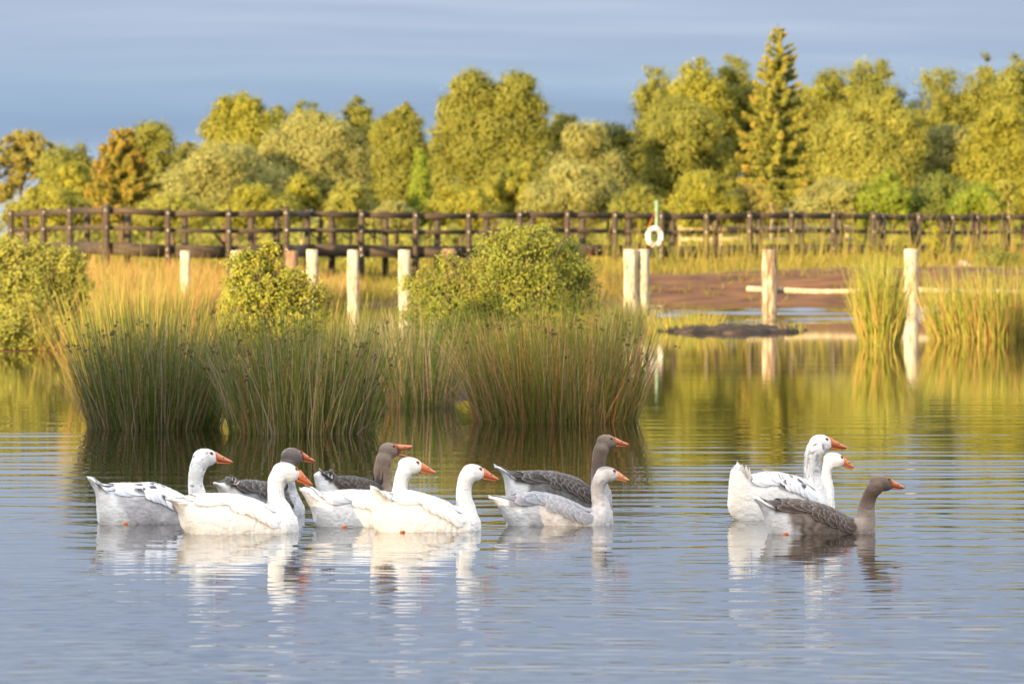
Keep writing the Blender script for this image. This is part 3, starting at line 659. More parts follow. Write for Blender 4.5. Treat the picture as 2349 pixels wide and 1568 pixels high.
    def mand(name, a0, b0, a1, b1, wscale, nail, bend=0.0):
        q = MB(); K = 9; nn = 12; Vv = []; A = []
        for j in range(K):
            u = j/(K-1); a = a0+(a1-a0)*u; b = b0+(b1-b0)*u
            cen = (a+b)/2; hh = (a-b)/2
            cen = cen-np.array((0, bend*math.sin(u*math.pi)))
            wdt = bw*wscale*(1-.45*u)*(math.sqrt(max(0.02, 1-max(0, (u-.8)/.2)**2)))
            sc = math.sqrt(max(.03, 1-max(0, (u-.82)/.18)**2))
            for i in range(nn):
                th_ = 2*math.pi*i/nn; Vv.append((cen[0]+hh[0]*math.sin(th_)*sc, wdt*math.cos(th_), cen[1]+hh[1]*math.sin(th_)*sc)); A.append((max(0, u-.72)*4 if nail else u*.55))
        Ff = [(j*nn+(i+1) % nn, j*nn+i, (j+1)*nn+i, (j+1)*nn+(i+1) % nn) for j in range(K-1) for i in range(nn)]
        Ff += [tuple(range(nn)), tuple((K-1)*nn+i for i in reversed(range(nn)))]
        q.add(Vv, Ff, np.array(A)); me_ = q.mesh('goose_'+name, bm); return link(name, me_, root)
    th_t = .0075
    bt2, bb2 = bt+back_, bb+np.array((-.010, .003))
    if opn:
        midp = np.array(L(1052, 252)); lt = np.array(L(1142, 306))
        ub = mand('upper_bill', bt2, midp+back_, tp+np.array((0, th_t)), tp-np.array((0, th_t)), 1, g.get('nail'), .002)
        lb = mand('lower_bill', np.array(L(1048, 272))+back_, bb2, lt+np.array((0, .004)), lt-np.array((0, .003)), .8, False)
        q = MB(); q.ball((L(1050, 262)[0]-.004, 0, L(1050, 262)[1]), (.014, bw*.55, .012)); link('mouth', q.mesh('goose_mouth', M['mouth']), root)
    else:
        spl = bb+(bt-bb)*.30; spl2 = bb+(bt-bb)*.25
        ub = mand('upper_bill', bt2, spl+np.array((-.012, 0)), tp+np.array((0, th_t)), tp-np.array((0, th_t*.55)), 1, g.get('nail'), .0025)
        lb = mand('lower_bill', spl2+np.array((-.012, 0)), bb2, tp+np.array((-.012, -th_t*.45)), tp+np.array((-.014, -th_t*1.25)), .84, False)
    np_ = bt*.50+tp*.36+bb*.14
    for sd_ in (-1, 1):
        q = MB(); q.ball((np_[0], sd_*bw*.74, np_[1]), (.0065, .004, .0032), 8, 6); o = link('nostril', q.mesh('goose_nostril', M['mouth']), ub)
    # eyes
    ex, ez = L(*g['eye'])
    for sd_ in (-1, 1):
        hit = tree.ray_cast(Vector((ex, sd_*.3, ez)), Vector((0, -sd_, 0)))
        y = hit[0].y if hit[0] is not None else sd_*hv*.6
        q = MB(); q.ball((ex, y-sd_*.0015, ez), (.0092, .0044, .0084), 12, 8, .0); q.ball((ex+.0004, y+sd_*.0007, ez), (.0062, .0034, .0060), 10, 7, 1.0)
        eye = link('eye', q.mesh('goose_eye', M['eye']), root)
        q = MB(); tt = np.linspace(0, 2*math.pi, 17)
        q.tube(np.stack([ex+.0105*np.cos(tt), tt*0+y, ez+.0095*np.sin(tt)], 1), .0026, 6, 0, False); link('eye_ring', q.mesh('goose_eye_ring', M['eyering']), eye)
    for (fx, fy) in g['foot']:
        a, b = L(fx, fy); hit = tree.ray_cast(Vector((a, -.5, max(b, .004)+.004)), Vector((0, 1, 0))); y = hit[0].y if hit[0] is not None else -.1
        q = MB(); q.ball((a, y+.002, .002), (.017, .010, .010), 10, 7)
        q.tube([(a+.008, y+.01, .012), (a, y-.006, .004), (a-.026, y-.014, -.014)], [.006, .007, .005], 8)
        for k in (-1, 0, 1): q.tube([(a-.004, y-.008, .004), (a-.034, y-.012+k*.014, -.012)], [.006, .0035], 6)
        link('foot', q.mesh('goose_foot', M['foot']), root)
for gi, g in enumerate(GEESE): make_goose(gi, g)

#@@PART3
# ---------------------------------------------------------------- posts, rails, ring
def gz(x, Y): return float(ground_h(np.array([x]), np.array([float(Y)]))[0])

def pile(U, wpx, Vtop, Y, mat, label, seed, lean=0.0):
    rnd = random.Random(seed); x = X(U, Y); r = wpx/2/F*Y; zt = Z(Vtop, Y); zb = -.6
    n = 18; ph = [rnd.uniform(0, 6.28) for _ in range(3)]; V = []; Fs = []
    zs = list(np.linspace(zb, zt-.03, 12))+[zt-.012, zt]; K = len(zs)
    for j, z in enumerate(zs):
        k = 1+.035*math.sin(z*5+ph[0])+.02*math.sin(z*13+ph[1]); k *= .965 if j == K-2 else (.90 if j == K-1 else 1)
        for i in range(n):
            t = 2*math.pi*i/n; rr = r*k*(1+.045*math.cos(2*t+ph[2])+.03*math.cos(5*t+ph[1]))
            V.append((rr*math.cos(t)+lean*z, rr*math.sin(t), z))
    for j in range(K-1):
        for i in range(n):
            q = (i+1) % n; Fs.append((j*n+i, j*n+q, (j+1)*n+q, (j+1)*n+i))
    Fs.append(tuple((K-1)*n+i for i in range(n)))
    mb = MB(); mb.add(np.array(V)+np.array((x, Y, 0)), Fs)
    o = mb.obj('wooden_post', mat, loc=(x, Y, 0))
    return tag(o, label, 'post', 'old timber posts standing in the pond')
PILES = [
 (425, 22, 575, 124, 'pile', 'bleached post rising from golden grass near the dark bridge post, furthest left of the row'),
 (541, 23, 575, 126, 'pile', 'pale post almost hidden behind the top of the small leafy bush'),
 (670, 28, 575, 123, 'pileold', 'brown bark-covered post between the small bush and a bright post'),
 (716, 25, 572, 127, 'pile', 'slim bright post just right of the brown bark-covered one'),
 (810, 27, 573, 122, 'pile', 'tall bright post with a bare bark patch, standing between two other pale posts'),
 (928, 27, 573, 127, 'pile', 'bright post beside the left edge of the big round bush'),
 (1030, 31, 570, 128, 'pileold', 'short brown post top poking out above the big round bush'),
 (1446, 29, 572, 128, 'pile', 'left one of the touching pair of pale posts'),
 (1476, 27, 572, 128.2, 'pile', 'right one of the touching pair of pale posts'),
 (1765, 34, 572, 129.5, 'pilehalf', 'half-barked weathered post carrying the horizontal pole above the mud spit'),
 (2090, 33, 571, 127.5, 'pile', 'bright pale post in open water beside the tall yellow-green tuft'),
]
for i, (U, wp, Vt, Y, mt, lb) in enumerate(PILES): pile(U, wp, Vt, Y, M[mt], lb, 60+i)
mb = MB(); c = PT(2074, 577, 127.3); mb.box(c, (.12, .12, .13), .2, bev=.01); 

def rail_pole(U1, V1, U2, V2, Y1, Y2, label, sd):
    p, q = PT(U1, V1, Y1), PT(U2, V2, Y2); mb = MB(); k = np.linspace(0, 1, 9)[:, None]
    P = p+(q-p)*k; P[:, 2] -= .03*np.sin(k[:, 0]*math.pi); P[:, 2] += .012*np.sin(k[:, 0]*9+sd)
    mb.tube(P, .062+.006*np.sin(k[:, 0]*7), 8); o = mb.obj('timber_rail', M['pole'], loc=p)
    tag(o, label, 'rail', 'horizontal poles between the pond posts')
rail_pole(1713, 663, 2092, 667, 129.9, 129.2, 'horizontal grey pole fixed behind the half-barked post, its end sticking out', 1)
rail_pole(2098, 665, 2440, 668, 129.0, 129.5, 'horizontal grey pole running behind the wide reed tuft at the edge', 2)

# ---------------------------------------------------------------- boardwalk bridge
FRONT = [(25,169.5),(99,167.5),(160,165),(243.5,161),(384.6,161.4),(524.5,162),(657,163),(705,168.5),(829,169.3),(953,170.2),(1075,171.2),(1192,172.2),(1301,173.3),(1410,174.4),(1517,175.5),(1620,176.6),(1720,177.7),(1816,178.8),(1911.6,180),(2003,181.2),(2025,182),(2107,183.6),(2185,185.4),(2243,187),(2313,188.8),(2385,190.5),(2460,192)]
REAR = [(60,172),(200,168),(293,164.5),(424,164.8),(576,165.6),(635,166.4),(761,171),(884,172),(1003,173),(1116,174),(1221,175),(1336,176),(1442,177.2),(1543,178.4),(1641,179.6),(1741,180.8),(1837,182),(1927,183),(2014,184.2),(2092,186),(2163,188),(2230,190),(2300,192),(2380,194)]
br = empty('footbridge', (X(1100, 172), 172, 0))
tag(br, 'long dark timber footbridge with post-and-rail sides crossing behind the pond', 'bridge')
ZT, ZM, ZD = 2.47, 1.93, 1.33
def zoff(U): return .09*math.exp(-((U-243)/160)**2)+.03*math.sin(U*.011)
rb = random.Random(4)
for line, rearside in ((FRONT, False), (REAR, True)):
    P3 = [(X(U, Y), Y, zoff(U)) for U, Y in line]
    for i, ((U, Y), (x, y, dz)) in enumerate(zip(line, P3)):
        tall = .07 if i in (3, 6) and not rearside else .02
        zt = ZT+dz+.06+tall+rb.uniform(-.015, .02); zb = .25
        a, b = P3[max(0, i-1)], P3[min(len(P3)-1, i+1)]; rz = math.atan2(b[1]-a[1], b[0]-a[0])
        mb = MB(); mb.box((x, y-(.0 if not rearside else -.0), (zt+zb)/2), (.17 if i in (3, 6) else .145, .14, zt-zb), rz, bev=.012)
        po = mb.obj('post', M['rail'], br)
        if not rearside:
            for zz in (ZT-.05, ZM, ZD+.05, ZD-.13)[:4 if i % 2 == 0 else 2]:
                mb = MB(); mb.ball((x+rb.uniform(-.02, .02), y-.085, zz+dz), (.026, .02, .026), 8, 5)
                link('bolt', mb.mesh('bolt', M['bolt'], True, np.array(br.location)), po)
    off = .085 if not rearside else -.085
    def strip(zc, h, name, w_=.05):
        mb = MB()
        for (x1, y1, d1), (x2, y2, d2) in zip(P3[:-1], P3[1:]):
            s1, s2 = rb.uniform(-.012, .012), rb.uniform(-.012, .012)
            mb.beam((x1+.002, y1+off, zc+d1+s1), (x2-.002, y2+off, zc+d2+s2), w_, h)
        mb.obj(name, M['rail'], br)
    strip(ZT-.06, .17, 'top_rail'); strip(ZM, .12, 'middle_rail'); strip(ZD, .36, 'edge_beam', .07)
mb = MB()
fr = [(X(U, Y), Y+.14, zoff(U)) for U, Y in FRONT if U not in (657, 2003)]
for (x1, y1, d1), (x2, y2, d2) in zip(fr[:-1], fr[1:]):
    mb.add([(x1, y1, ZD+.02), (x2, y2, ZD+.02), (x2, y2+1.75, ZD+.02), (x1, y1+1.75, ZD+.02), (x1, y1, ZD-.05), (x2, y2, ZD-.05), (x2, y2+1.75, ZD-.05), (x1, y1+1.75, ZD-.05)],
           [(0, 1, 2, 3), (7, 6, 5, 4), (0, 4, 5, 1), (2, 6, 7, 3)])
mb.obj('deck', M['deck'], br, smooth=False)

# pale fence beyond the bridge
pf = empty('pale_fence', (X(1750, 214), 214, 0)); tag(pf, 'low pale two-rail wooden fence seen through the right half of the dark bridge', 'fence')
for nm, zc in (('upper_rail', Z(523, 214)), ('lower_rail', Z(549, 214))):
    mb = MB(); mb.beam((X(1555, 214), 214, zc), (X(1960, 216), 216, zc), .06, .16); mb.obj(nm, M['palefence'], pf)
for U in (1560, 1655, 1750, 1850, 1950):
    mb = MB(); mb.box((X(U, 214.2), 214.2+(U-1555)/405*2, (Z(515, 214)+.6)/2), (.14, .12, Z(515, 214)-.6), bev=.01); mb.obj('post', M['palefence'], pf)

# life ring on its green pole
x, Y = X(1506, 168), 168.0
mb = MB(); mb.tube([(x, Y, .4), (x, Y, 2.2), (x, Y, Z(460, Y))], .042, 10)
o = mb.obj('green_pole', M['greenpaint'], loc=(x, Y, 0)); tag(o, 'thin green painted pole holding the life ring in front of the bridge', 'pole')
lr = empty('life_ring', (X(1501.5, Y-.16), Y-.16, Z(543, Y))); tag(lr, 'white life ring with red bands hanging on the green pole', 'life ring')
def ringpart(a0, a1, rad, name, mat, n=14):
    mb = MB(); t = np.linspace(a0, a1, n); yw = R(36); Rr = .245
    P = np.stack([Rr*np.cos(t)*math.cos(yw), Rr*np.cos(t)*math.sin(yw), Rr*np.sin(t)], 1)+np.array(lr.location)
    mb.tube(P, rad, 12); mb.obj(name, mat, lr)
M['ringwhite'] = plain_mat('ring_white', (.72, .69, .62), .5); M['ringred'] = plain_mat('ring_red', (.62, .10, .035), .5)
ringpart(0, 2*math.pi-.0001, .072, 'ring', M['ringwhite'], 40)
for k in range(4): ringpart(R(48+90*k), R(60+90*k), .0755, 'red_band', M['ringred'], 6)
mb = MB(); mb.tube([(lr.location.x-.2, Y-.2, lr.location.z+.1), (lr.location.x-.13, Y-.17, lr.location.z+.42), (x-.02, Y-.06, 2.52)], .009, 6); mb.obj('rope', M['ringred'], lr)

# driftwood
p, q = PT(2205, 603, 160), PT(2268, 645, 158.5); mb = MB(); k = np.linspace(0, 1, 8)[:, None]
fl = empty('fallen_log', (p[0], p[1], 0)); tag(fl, 'pale fallen log with a dark broken side lying on the peat bank', 'log')
mb.tube(p+(q-p)*k, [.10, .13, .14, .13, .12, .11, .10, .07], 10); mb.obj('trunk', M['drift'], fl)
mb = MB(); a = PT(2222, 606, 160.2); b = PT(2268, 606, 160.4); c = PT(2250, 636, 159.6); e = PT(2236, 630, 159.7)
mb.add([a, b, c, e, a+np.array((0, .25, .02)), b+np.array((0, .25, .0)), c+np.array((0, .25, 0)), e+np.array((0, .25, 0))], [(3, 2, 1, 0), (4, 5, 6, 7), (0, 1, 5, 4), (1, 2, 6, 5), (2, 3, 7, 6), (3, 0, 4, 7)]); mb.obj('broken_side', M['slate'], fl, smooth=False)

# ---------------------------------------------------------------- foliage
def leaf_cards(C, Nrm, size, aspect, rng):
    """one small bent leaf quad pair per point"""
    n = len(C); Nrm = Nrm/(np.linalg.norm(Nrm, axis=1)[:, None]+1e-9)
    r = rng.normal(size=(n, 3)); A = np.cross(Nrm, r); A /= np.linalg.norm(A, axis=1)[:, None]+1e-9; B = np.cross(Nrm, A)
    sz = (size*rng.uniform(.6, 1.35, n))[:, None]
    V = np.stack([C-A*sz*.55, C+B*sz*aspect*.5+Nrm*sz*.10, C+A*sz*.55, C-B*sz*aspect*.5+Nrm*sz*.10], 1).reshape(-1, 3)
    return V, np.arange(4*n, dtype=np.int32).reshape(n, 4)

def crown_points(rng, lobes, n, shell=.55):
    """lobes: centre, radii (3), weight; leaves gathered in clumps over each lobe's shell"""
    vol = np.array([(l[3]*l[4]*l[5])**(2/3) for l in lobes]); cnt = np.maximum(8, (n*vol/vol.sum())).astype(int)
    C = []; N = []; T = []
    for l, m in zip(lobes, cnt):
        c = np.array(l[:3]); r = np.array(l[3:6]); kc_ = max(5, int(m/70))
        d = rng.normal(size=(kc_, 3)); d /= np.linalg.norm(d, axis=1)[:, None]
        rad = shell+(1-shell)*rng.random(kc_)**.6; cc = c+d*r*rad[:, None]
        pick = rng.integers(0, kc_, m); tw = rng.random(kc_)
        cs = (r.mean()*rng.uniform(.26, .60, kc_))[pick][:, None]
        e = rng.normal(size=(m, 3)); e /= np.linalg.norm(e, axis=1)[:, None]; rr = rng.random(m)[:, None]**.45*np.where(rng.random(m) < .14, 1.75, 1.0)[:, None]
        C.append(cc[pick]+e*cs*rr*np.array((1, 1, .8))); N.append(e*.7+d[pick]*.9+rng.normal(size=(m, 3))*.38+np.array((0, -.1, .25)))
        T.append(np.clip(tw[pick]*.40+rng.random(m)*.34+.13, 0, 1))
    return np.concatenate(C), np.concatenate(N), np.concatenate(T)

def shape_lobes(rng, kind, w_, zb, zt, depth=.85):
    h = zt-zb; L = []
    if kind == 'column':
        for k in range(9):
            t = k/8; r = w_/2*(1.0-.5*t); L.append((rng.uniform(-.12, .12)*w_, rng.uniform(-.1, .1)*w_, zb+h*(.06+.84*t), r, r*depth, h*.12))
    elif kind == 'bush':
        for k in range(16):
            t = rng.random(); env = math.sqrt(max(.05, 1-(t*.93)**2.4)); r = w_*rng.uniform(.14, .22)
            L.append((rng.uniform(-1, 1)*max(.01, w_/2*env-r*.75), rng.uniform(-.5, .5)*w_*depth*.6, zb+h*(.08+.76*t), r, r*depth, min(r*1.05, h*.25)))
        for a in (-.22, 0, .22): L.append((a*w_, 0, zb+h*.36, w_*.30, w_*.24, h*.36))
        L.append((rng.uniform(-.12, .12)*w_, 0, zt-h*.17, w_*.19, w_*.17, h*.17))
    elif kind == 'sparse':
        for k in range(50):
            t = rng.random()**.8; env = .45+.55*math.sin(math.pi*min(1, t*.85+.12)); r = w_*rng.uniform(.09, .15)
            L.append((rng.uniform(-1, 1)*(w_/2*env-r*.6), rng.uniform(-.35, .35)*w_, zb+h*(.10+.80*t), r, r, r*.8))
        L.append((0, 0, zt-w_*.12, w_*.13, w_*.13, w_*.12))
    else:                                    # round broadleaf: billowing top, narrower foot
        for k in range(int(min(46, max(18, 15*h/w_)))):
            t = rng.random()**.75; env = math.sin(math.pi*(.20+.68*t))**.6 if kind == 'round' else (1-.70*t)**.8; r = w_*rng.uniform(.15, .24)
            L.append((rng.uniform(-1, 1)*max(.01, w_/2*env-r*.7), rng.uniform(-.5, .5)*w_*depth*.8, zb+h*(.06+.80*t)-r*.25, r, r*depth, r*rng.uniform(.8, 1.15)))
        L.append((rng.uniform(-.1, .1)*w_, 0, zt-w_*.18, w_*.20, w_*.18, w_*.18))
        for t in (.25, .5, .72): L.append((0, 0, zb+h*t, w_*.34, w_*.28, h*.22))
    return L

def limbs(mb, x, Y, zb, zt, r, rng, n=6, spread=.8):
    P = [(x+rng.uniform(-.06, .06)*j, Y, zb+(zt-zb)*j/5) for j in range(6)]; P[0] = (x, Y, zb)
    mb.tube(P, [r*1.25, r, r*.85, r*.65, r*.45, r*.15], 8)
    for k in range(n):
        j = rng.integers(1, 5); a = rng.uniform(0, 6.28); l = spread*rng.uniform(.6, 1.1); p = np.array(P[j])
        q = p+np.array((math.cos(a)*l, math.sin(a)*l, l*rng.uniform(.5, 1.0))); m = (p+q)/2+np.array((0, 0, -.06*l))
        mb.tube([p, m, q], [r*.42, r*.28, r*.10], 6)

NT = [0]
def tree(label, cat, name, U, Y, wpx, Vtop, Vbase, kind, mat, n, leaf=.17, group=None, lobes=None, bark='bark', asp=.62, zg=None, shell=.55, trunkV=None):
    NT[0] += 1; rng = np.random.default_rng(1000+NT[0]*7)
    x = X(U, Y); w_ = wpx/F*Y; zt = Z(Vtop, Y); zb = Z(Vbase, Y); g0 = gz(x, Y) if zg is None else zg
    zb = max(zb, g0+.02)
    root = empty(name, (x, Y, g0)); tag(root, label, cat, group)
    if lobes: LB = [((u-U)/F*Y, 0+(rng.uniform(-.3, .3)*ru/F*Y), Z(v, Y), ru/F*Y*1.12, ru/F*Y*.95, rv/F*Y*1.12) for u, v, ru, rv in lobes]
    else: LB = shape_lobes(rng, kind, w_, zb, zt)
    C, N, T = crown_points(rng, LB, int(n*3.0), shell)
    C[:, 2] = np.maximum(C[:, 2], g0+.05)
    V, Q = leaf_cards(C, N, leaf*.68, asp, rng)
    V += np.array((0, 0, -g0))
    link('crown', mesh_np(name+'_crown', V, Q, M[mat], {'tint': np.repeat(T, 4)}, smooth=False), root)
    mb = MB(); limbs(mb, x, Y, g0-.15, zb+(zt-zb)*.82 if trunkV is None else Z(trunkV, Y), max(.03, w_*.028), rng, 7, w_*.32)
    mb.obj('trunk' if cat == 'tree' else 'stems', M[bark], root)
    return root

def spruce(label, U, Y, wpx, Vtop, Vbase, mat, seed, group=None, droop=.16):
    rng = np.random.default_rng(seed); x = X(U, Y); zt, zb = Z(Vtop, Y), max(Z(Vbase, Y), .6); g0 = gz(x, Y); W = wpx/2/F*Y
    root = empty('spruce_tree', (x, Y, g0)); tag(root, label, 'tree', group)
    mb = MB(); mb.tube([(x, Y, g0-.1), (x, Y, (g0+zt)/2), (x, Y, zt)], [.16, .10, .015], 8); C = []; N = []; T = []
    z = zb; h = zt-zb
    while z < zt-.30:
        t = (z-zb)/h; Lr = W*(1.02*(1-t)**.72)*(.94 if t < .12 else 1)+.05
        nb = 8 if t < .8 else 5; a0 = rng.uniform(0, 6.28)
        for b in range(nb):
            if rng.random() < .10: continue
            a = a0+2*math.pi*b/nb+rng.uniform(-.22, .22); l = Lr*rng.uniform(.85, 1.18); k = np.linspace(0, 1, 6)
            up = .10+.5*t
            P = np.stack([x+math.cos(a)*l*k, Y+math.sin(a)*l*k, z+l*(up*k*1.0-droop*2.2*k*(1-k)-.18*(1-t)*k**2)], 1)
            mb.tube(P, np.linspace(.026*(1-t)+.008, .005, 6), 5)
            m = int(20+340*l); kk = rng.random(m)**.72; bp = np.stack([np.interp(kk, k, P[:, i]) for i in range(3)], 1)
            wd = (.24*l*(1-kk)+.06)*(1-.5*t); sdv = np.array((-math.sin(a), math.cos(a), 0)); off = rng.normal(size=m)*.55
            C.append(bp+sdv*(off*wd)[:, None]+np.array((0, 0, -1))*(np.abs(rng.normal(size=m))*.075*(1+l*.5)*(1-.6*t))[:, None])
            N.append(np.stack([rng.normal(size=m)*.6+math.cos(a)*.4, rng.normal(size=m)*.6+math.sin(a)*.4-.2, rng.normal(size=m)*.5+.35], 1)); tip = np.clip((kk-.55)*1.2, 0, .5)
            T.append(np.clip(rng.random(m)*.55+tip*rng.random(), 0, 1))
        z += max(.17, (.27+.30*(1-t))*h/9.2)+rng.uniform(-.05, .05)
    C = np.concatenate(C); V, Q = leaf_cards(C, np.concatenate(N), .125, .45, rng)
    link('crown', mesh_np('spruce_crown', V-np.array((x, Y, g0)), Q, M[mat], {'tint': np.repeat(np.concatenate(T), 4)}, smooth=False), root)
    mb.obj('trunk', M['bark'], root)

GB, GW, GS = 'tall broadleaf trees behind the bridge', 'pale willow shrubs below the tall trees', 'low shrubs just beyond the bridge'
# tall row
tree('sparse tree with drooping thin sprays and sky showing through, at the far left end', 'tree', 'birch_tree', 55, 238, 175, 296, 490, 'sparse', 'birch', 9500, .15, GB, bark='birchbark', trunkV=330)
tree('low rounded green tree between the sparse birch and the russet conifer', 'tree', 'broadleaf_tree', 158, 226, 190, 335, 500, 'round', 'olive', 10000, .16, GB)
tree('rounded olive tree whose crown rises right behind the russet conifer', 'tree', 'broadleaf_tree', 340, 240, 165, 272, 480, 'round', 'olive', 8000, .16, GB)
tree('little round tree standing alone in the dip right of the russet conifer', 'tree', 'broadleaf_tree', 424, 244, 105, 324, 480, 'round', 'olive', 4500, .15, GB)
tree('bright green tree with a flat left side, first tall tree after the dip', 'tree', 'broadleaf_tree', 545, 240, 150, 220, 470, 'round', 'green', 13000, .17, GB, lobes=[(500,300,34,34),(530,250,34,26),(560,238,30,20),(585,275,40,34),(540,320,55,40),(500,345,32,28),(600,330,36,40),(550,390,60,60),(515,275,26,26),(575,300,40,34)])
tree('olive tree joined to the right shoulder of the bright green one', 'tree', 'broadleaf_tree', 628, 246, 150, 244, 470, 'round', 'olive', 8000, .16, GB)
tree('tree peeping just over the top of the large pale willow', 'tree', 'broadleaf_tree', 705, 246, 150, 232, 470, 'round', 'olive', 7500, .16, GB)
tree('narrow pointed tree between the pale willow and the twin dark olive tops', 'tree', 'broadleaf_tree', 818, 248, 130, 222, 470, 'ovate', 'olive', 8000, .16, GB)
tree('olive tree with two narrow tops beside the ivy-green column', 'tree', 'broadleaf_tree', 912, 243, 130, 230, 490, 'round', 'olive', 13000, .16, GB, lobes=[(925,262,17,26),(945,285,18,24),(905,290,28,30),(880,310,30,32),(930,330,40,40),(890,365,38,40),(950,360,28,40),(915,420,48,50),(870,345,22,28)])
tree('largest tree, twin-domed and broad, filling the middle of the skyline', 'tree', 'broadleaf_tree', 1130, 240, 270, 165, 490, 'round', 'olive', 30000, .17, GB, lobes=[(1085,212,42,42),(1040,250,32,34),(1185,215,42,44),(1150,235,40,36),(1215,262,38,40),(1075,275,48,44),(1140,290,55,44),(1030,310,36,34),(1225,310,34,36),(1185,325,54,44),(1090,345,58,46),(1010,355,26,34),(1215,370,40,40),(1140,400,70,60),(1040,410,46,52),(1240,340,26,30),(1060,200,24,24),(1205,195,22,24)])
tree('small dark-topped tree in the gap right of the largest tree', 'tree', 'broadleaf_tree', 1295, 247, 140, 255, 480, 'round', 'olive', 6500, .16, GB)
tree('round tree top just left of the big olive mass, low on the skyline', 'tree', 'broadleaf_tree', 1398, 247, 150, 276, 480, 'round', 'olive', 5500, .16, GB)
tree('dull olive round-topped tree at the left edge of the tall right group', 'tree', 'broadleaf_tree', 1512, 246, 165, 150, 470, 'round', 'olive', 9500, .16, GB)
tree('yellow-green billowing tree second from the left in the tall right group', 'tree', 'broadleaf_tree', 1605, 243, 185, 133, 470, 'round', 'green', 13000, .17, GB)
tree('tall tree touching the left boughs of the great spruce', 'tree', 'broadleaf_tree', 1692, 245, 170, 121, 470, 'round', 'olive', 10500, .16, GB)
tree('broad shady olive tree filling the ground below the tall right group', 'tree', 'broadleaf_tree', 1560, 231, 270, 225, 495, 'round', 'olive', 26000, .16, GB)
tree('slender tree just behind the right boughs of the great spruce', 'tree', 'broadleaf_tree', 1890, 247, 170, 145, 470, 'round', 'olive', 9000, .16, GB)
tree('dense round-headed tree midway between the great spruce and the thin trees', 'tree', 'broadleaf_tree', 1998, 246, 200, 130, 470, 'round', 'olive', 12500, .16, GB)
tree('thin airy tree with two loose tops in the right skyline', 'tree', 'broadleaf_tree', 2150, 247, 200, 142, 480, 'round', 'olive', 11000, .16, GB)
tree('tall thin tree rising above the right willows', 'tree', 'broadleaf_tree', 2262, 246, 150, 120, 470, 'round', 'olive', 8500, .16, GB)
tree('tall shaggy tree cut by the far right edge', 'tree', 'broadleaf_tree', 2345, 243, 180, 122, 470, 'round', 'olive', 12000, .16, GB)
for i, (u, v, wd_, lb) in enumerate([(390, 352, 120, 'dim low tree filling the dip beside the little round tree'), (455, 372, 110, 'low dim tree at the foot of the bright green tree'), (765, 300, 150, 'dim tree linking the narrow pointed tree to the large pale willow'), (862, 318, 140, 'dark tree behind the shadowy gap left of the ivy column'), (985, 330, 120, 'dim tree in the notch left of the largest tree'), (1265, 300, 130, 'dim tree against the right flank of the largest tree'), (1435, 300, 150, 'dim low tree in the notch before the tall right group'), (1760, 190, 170, 'dim tree directly behind the middle of the great spruce'), (1845, 195, 160, 'dim tree showing through the right boughs of the great spruce'), (2085, 225, 180, 'dim tree in the dip left of the thin airy tree'), (2210, 215, 170, 'dim tree between the thin airy tree and the right edge')]):
    tree(lb, 'tree', 'broadleaf_tree', u, 252, wd_, v, 490, 'round', 'olive', 9000, .17, 'back row of dim trees')
spruce('tall spruce with layered boughs and a bare spiky top, highest of all the trees', 1785, 226, 212, 55, 480, 'spruce', 31, 'conifers behind the bridge')
spruce('smaller russet-tinged conifer on the left with sloping boughs', 278, 213, 190, 287, 490, 'russet', 32, 'conifers behind the bridge')
# willows and shrubs in front
tree('large pale willow with a bright rounded head left of the dark gap', 'shrub', 'willow_shrub', 735, 224, 230, 268, 490, 'bush', 'willow', 24000, .15, GW, lobes=[(700,300,50,36),(760,320,48,40),(650,345,46,40),(805,350,34,40),(720,370,60,46),(800,405,36,40),(660,410,60,46),(745,430,70,50),(790,450,40,34),(735,285,30,20),(825,395,16,30)])
tree('wide pale willow spreading low from the russet conifer to the large willow', 'shrub', 'willow_shrub', 515, 221, 330, 343, 495, 'bush', 'willow', 24000, .15, GW)
tree('pale grey-green willow on the left, between the birch and russet conifer', 'shrub', 'willow_shrub', 165, 219, 150, 372, 500, 'bush', 'green', 11000, .15, GW)
tree('upright column of vivid green ivy-clad growth beside the largest tree', 'shrub', 'ivy_column', 966, 214, 52, 345, 505, 'column', 'vivid', 6000, .14)
tree('pale willow leaning over the lighter dome-shaped willow in the middle', 'shrub', 'willow_shrub', 1345, 226, 190, 282, 495, 'bush', 'willow', 17000, .15, GW)
tree('bright dome-shaped willow standing nearest the bridge in the middle', 'shrub', 'willow_shrub', 1305, 216, 215, 385, 505, 'bush', 'willow', 17000, .14, GW)
tree('mid-green bush at the foot of the largest tree, left of the dome-shaped willow', 'shrub', 'willow_shrub', 1185, 219, 150, 372, 500, 'bush', 'green', 10000, .15, GW)
tree('great sunlit willow right of the great spruce', 'shrub', 'willow_shrub', 1990, 222, 260, 222, 495, 'bush', 'gold', 30000, .15, GW, lobes=[(2010,262,40,34),(2060,285,40,36),(1945,295,44,36),(1905,330,36,40),(1990,330,60,44),(2070,345,44,44),(1930,385,52,44),(2020,400,70,50),(1960,450,70,44),(2060,440,50,44),(2100,330,28,34),(2035,240,22,18)])
tree('willow with a soft rounded top, behind the bramble at the right end', 'shrub', 'willow_shrub', 2180, 225, 190, 285, 495, 'bush', 'willow', 17000, .15, GW)
tree('dark green willow rising at the right border of the scene', 'shrub', 'willow_shrub', 2300, 223, 190, 232, 495, 'bush', 'green', 20000, .15, GW)
tree('rounded light green shrub right of the life ring, just over the bridge rail', 'shrub', 'low_shrub', 1615, 212, 160, 392, 510, 'bush', 'green', 9000, .13, GS)
tree('tangled brownish shrub at the foot of the great spruce', 'shrub', 'low_shrub', 1730, 213, 130, 420, 510, 'bush', 'birch', 6500, .13, GS)
tree('twiggy tan shrub between the great spruce and the vivid green bush', 'shrub', 'low_shrub', 1910, 212, 180, 410, 510, 'bush', 'willow', 9500, .13, GS)
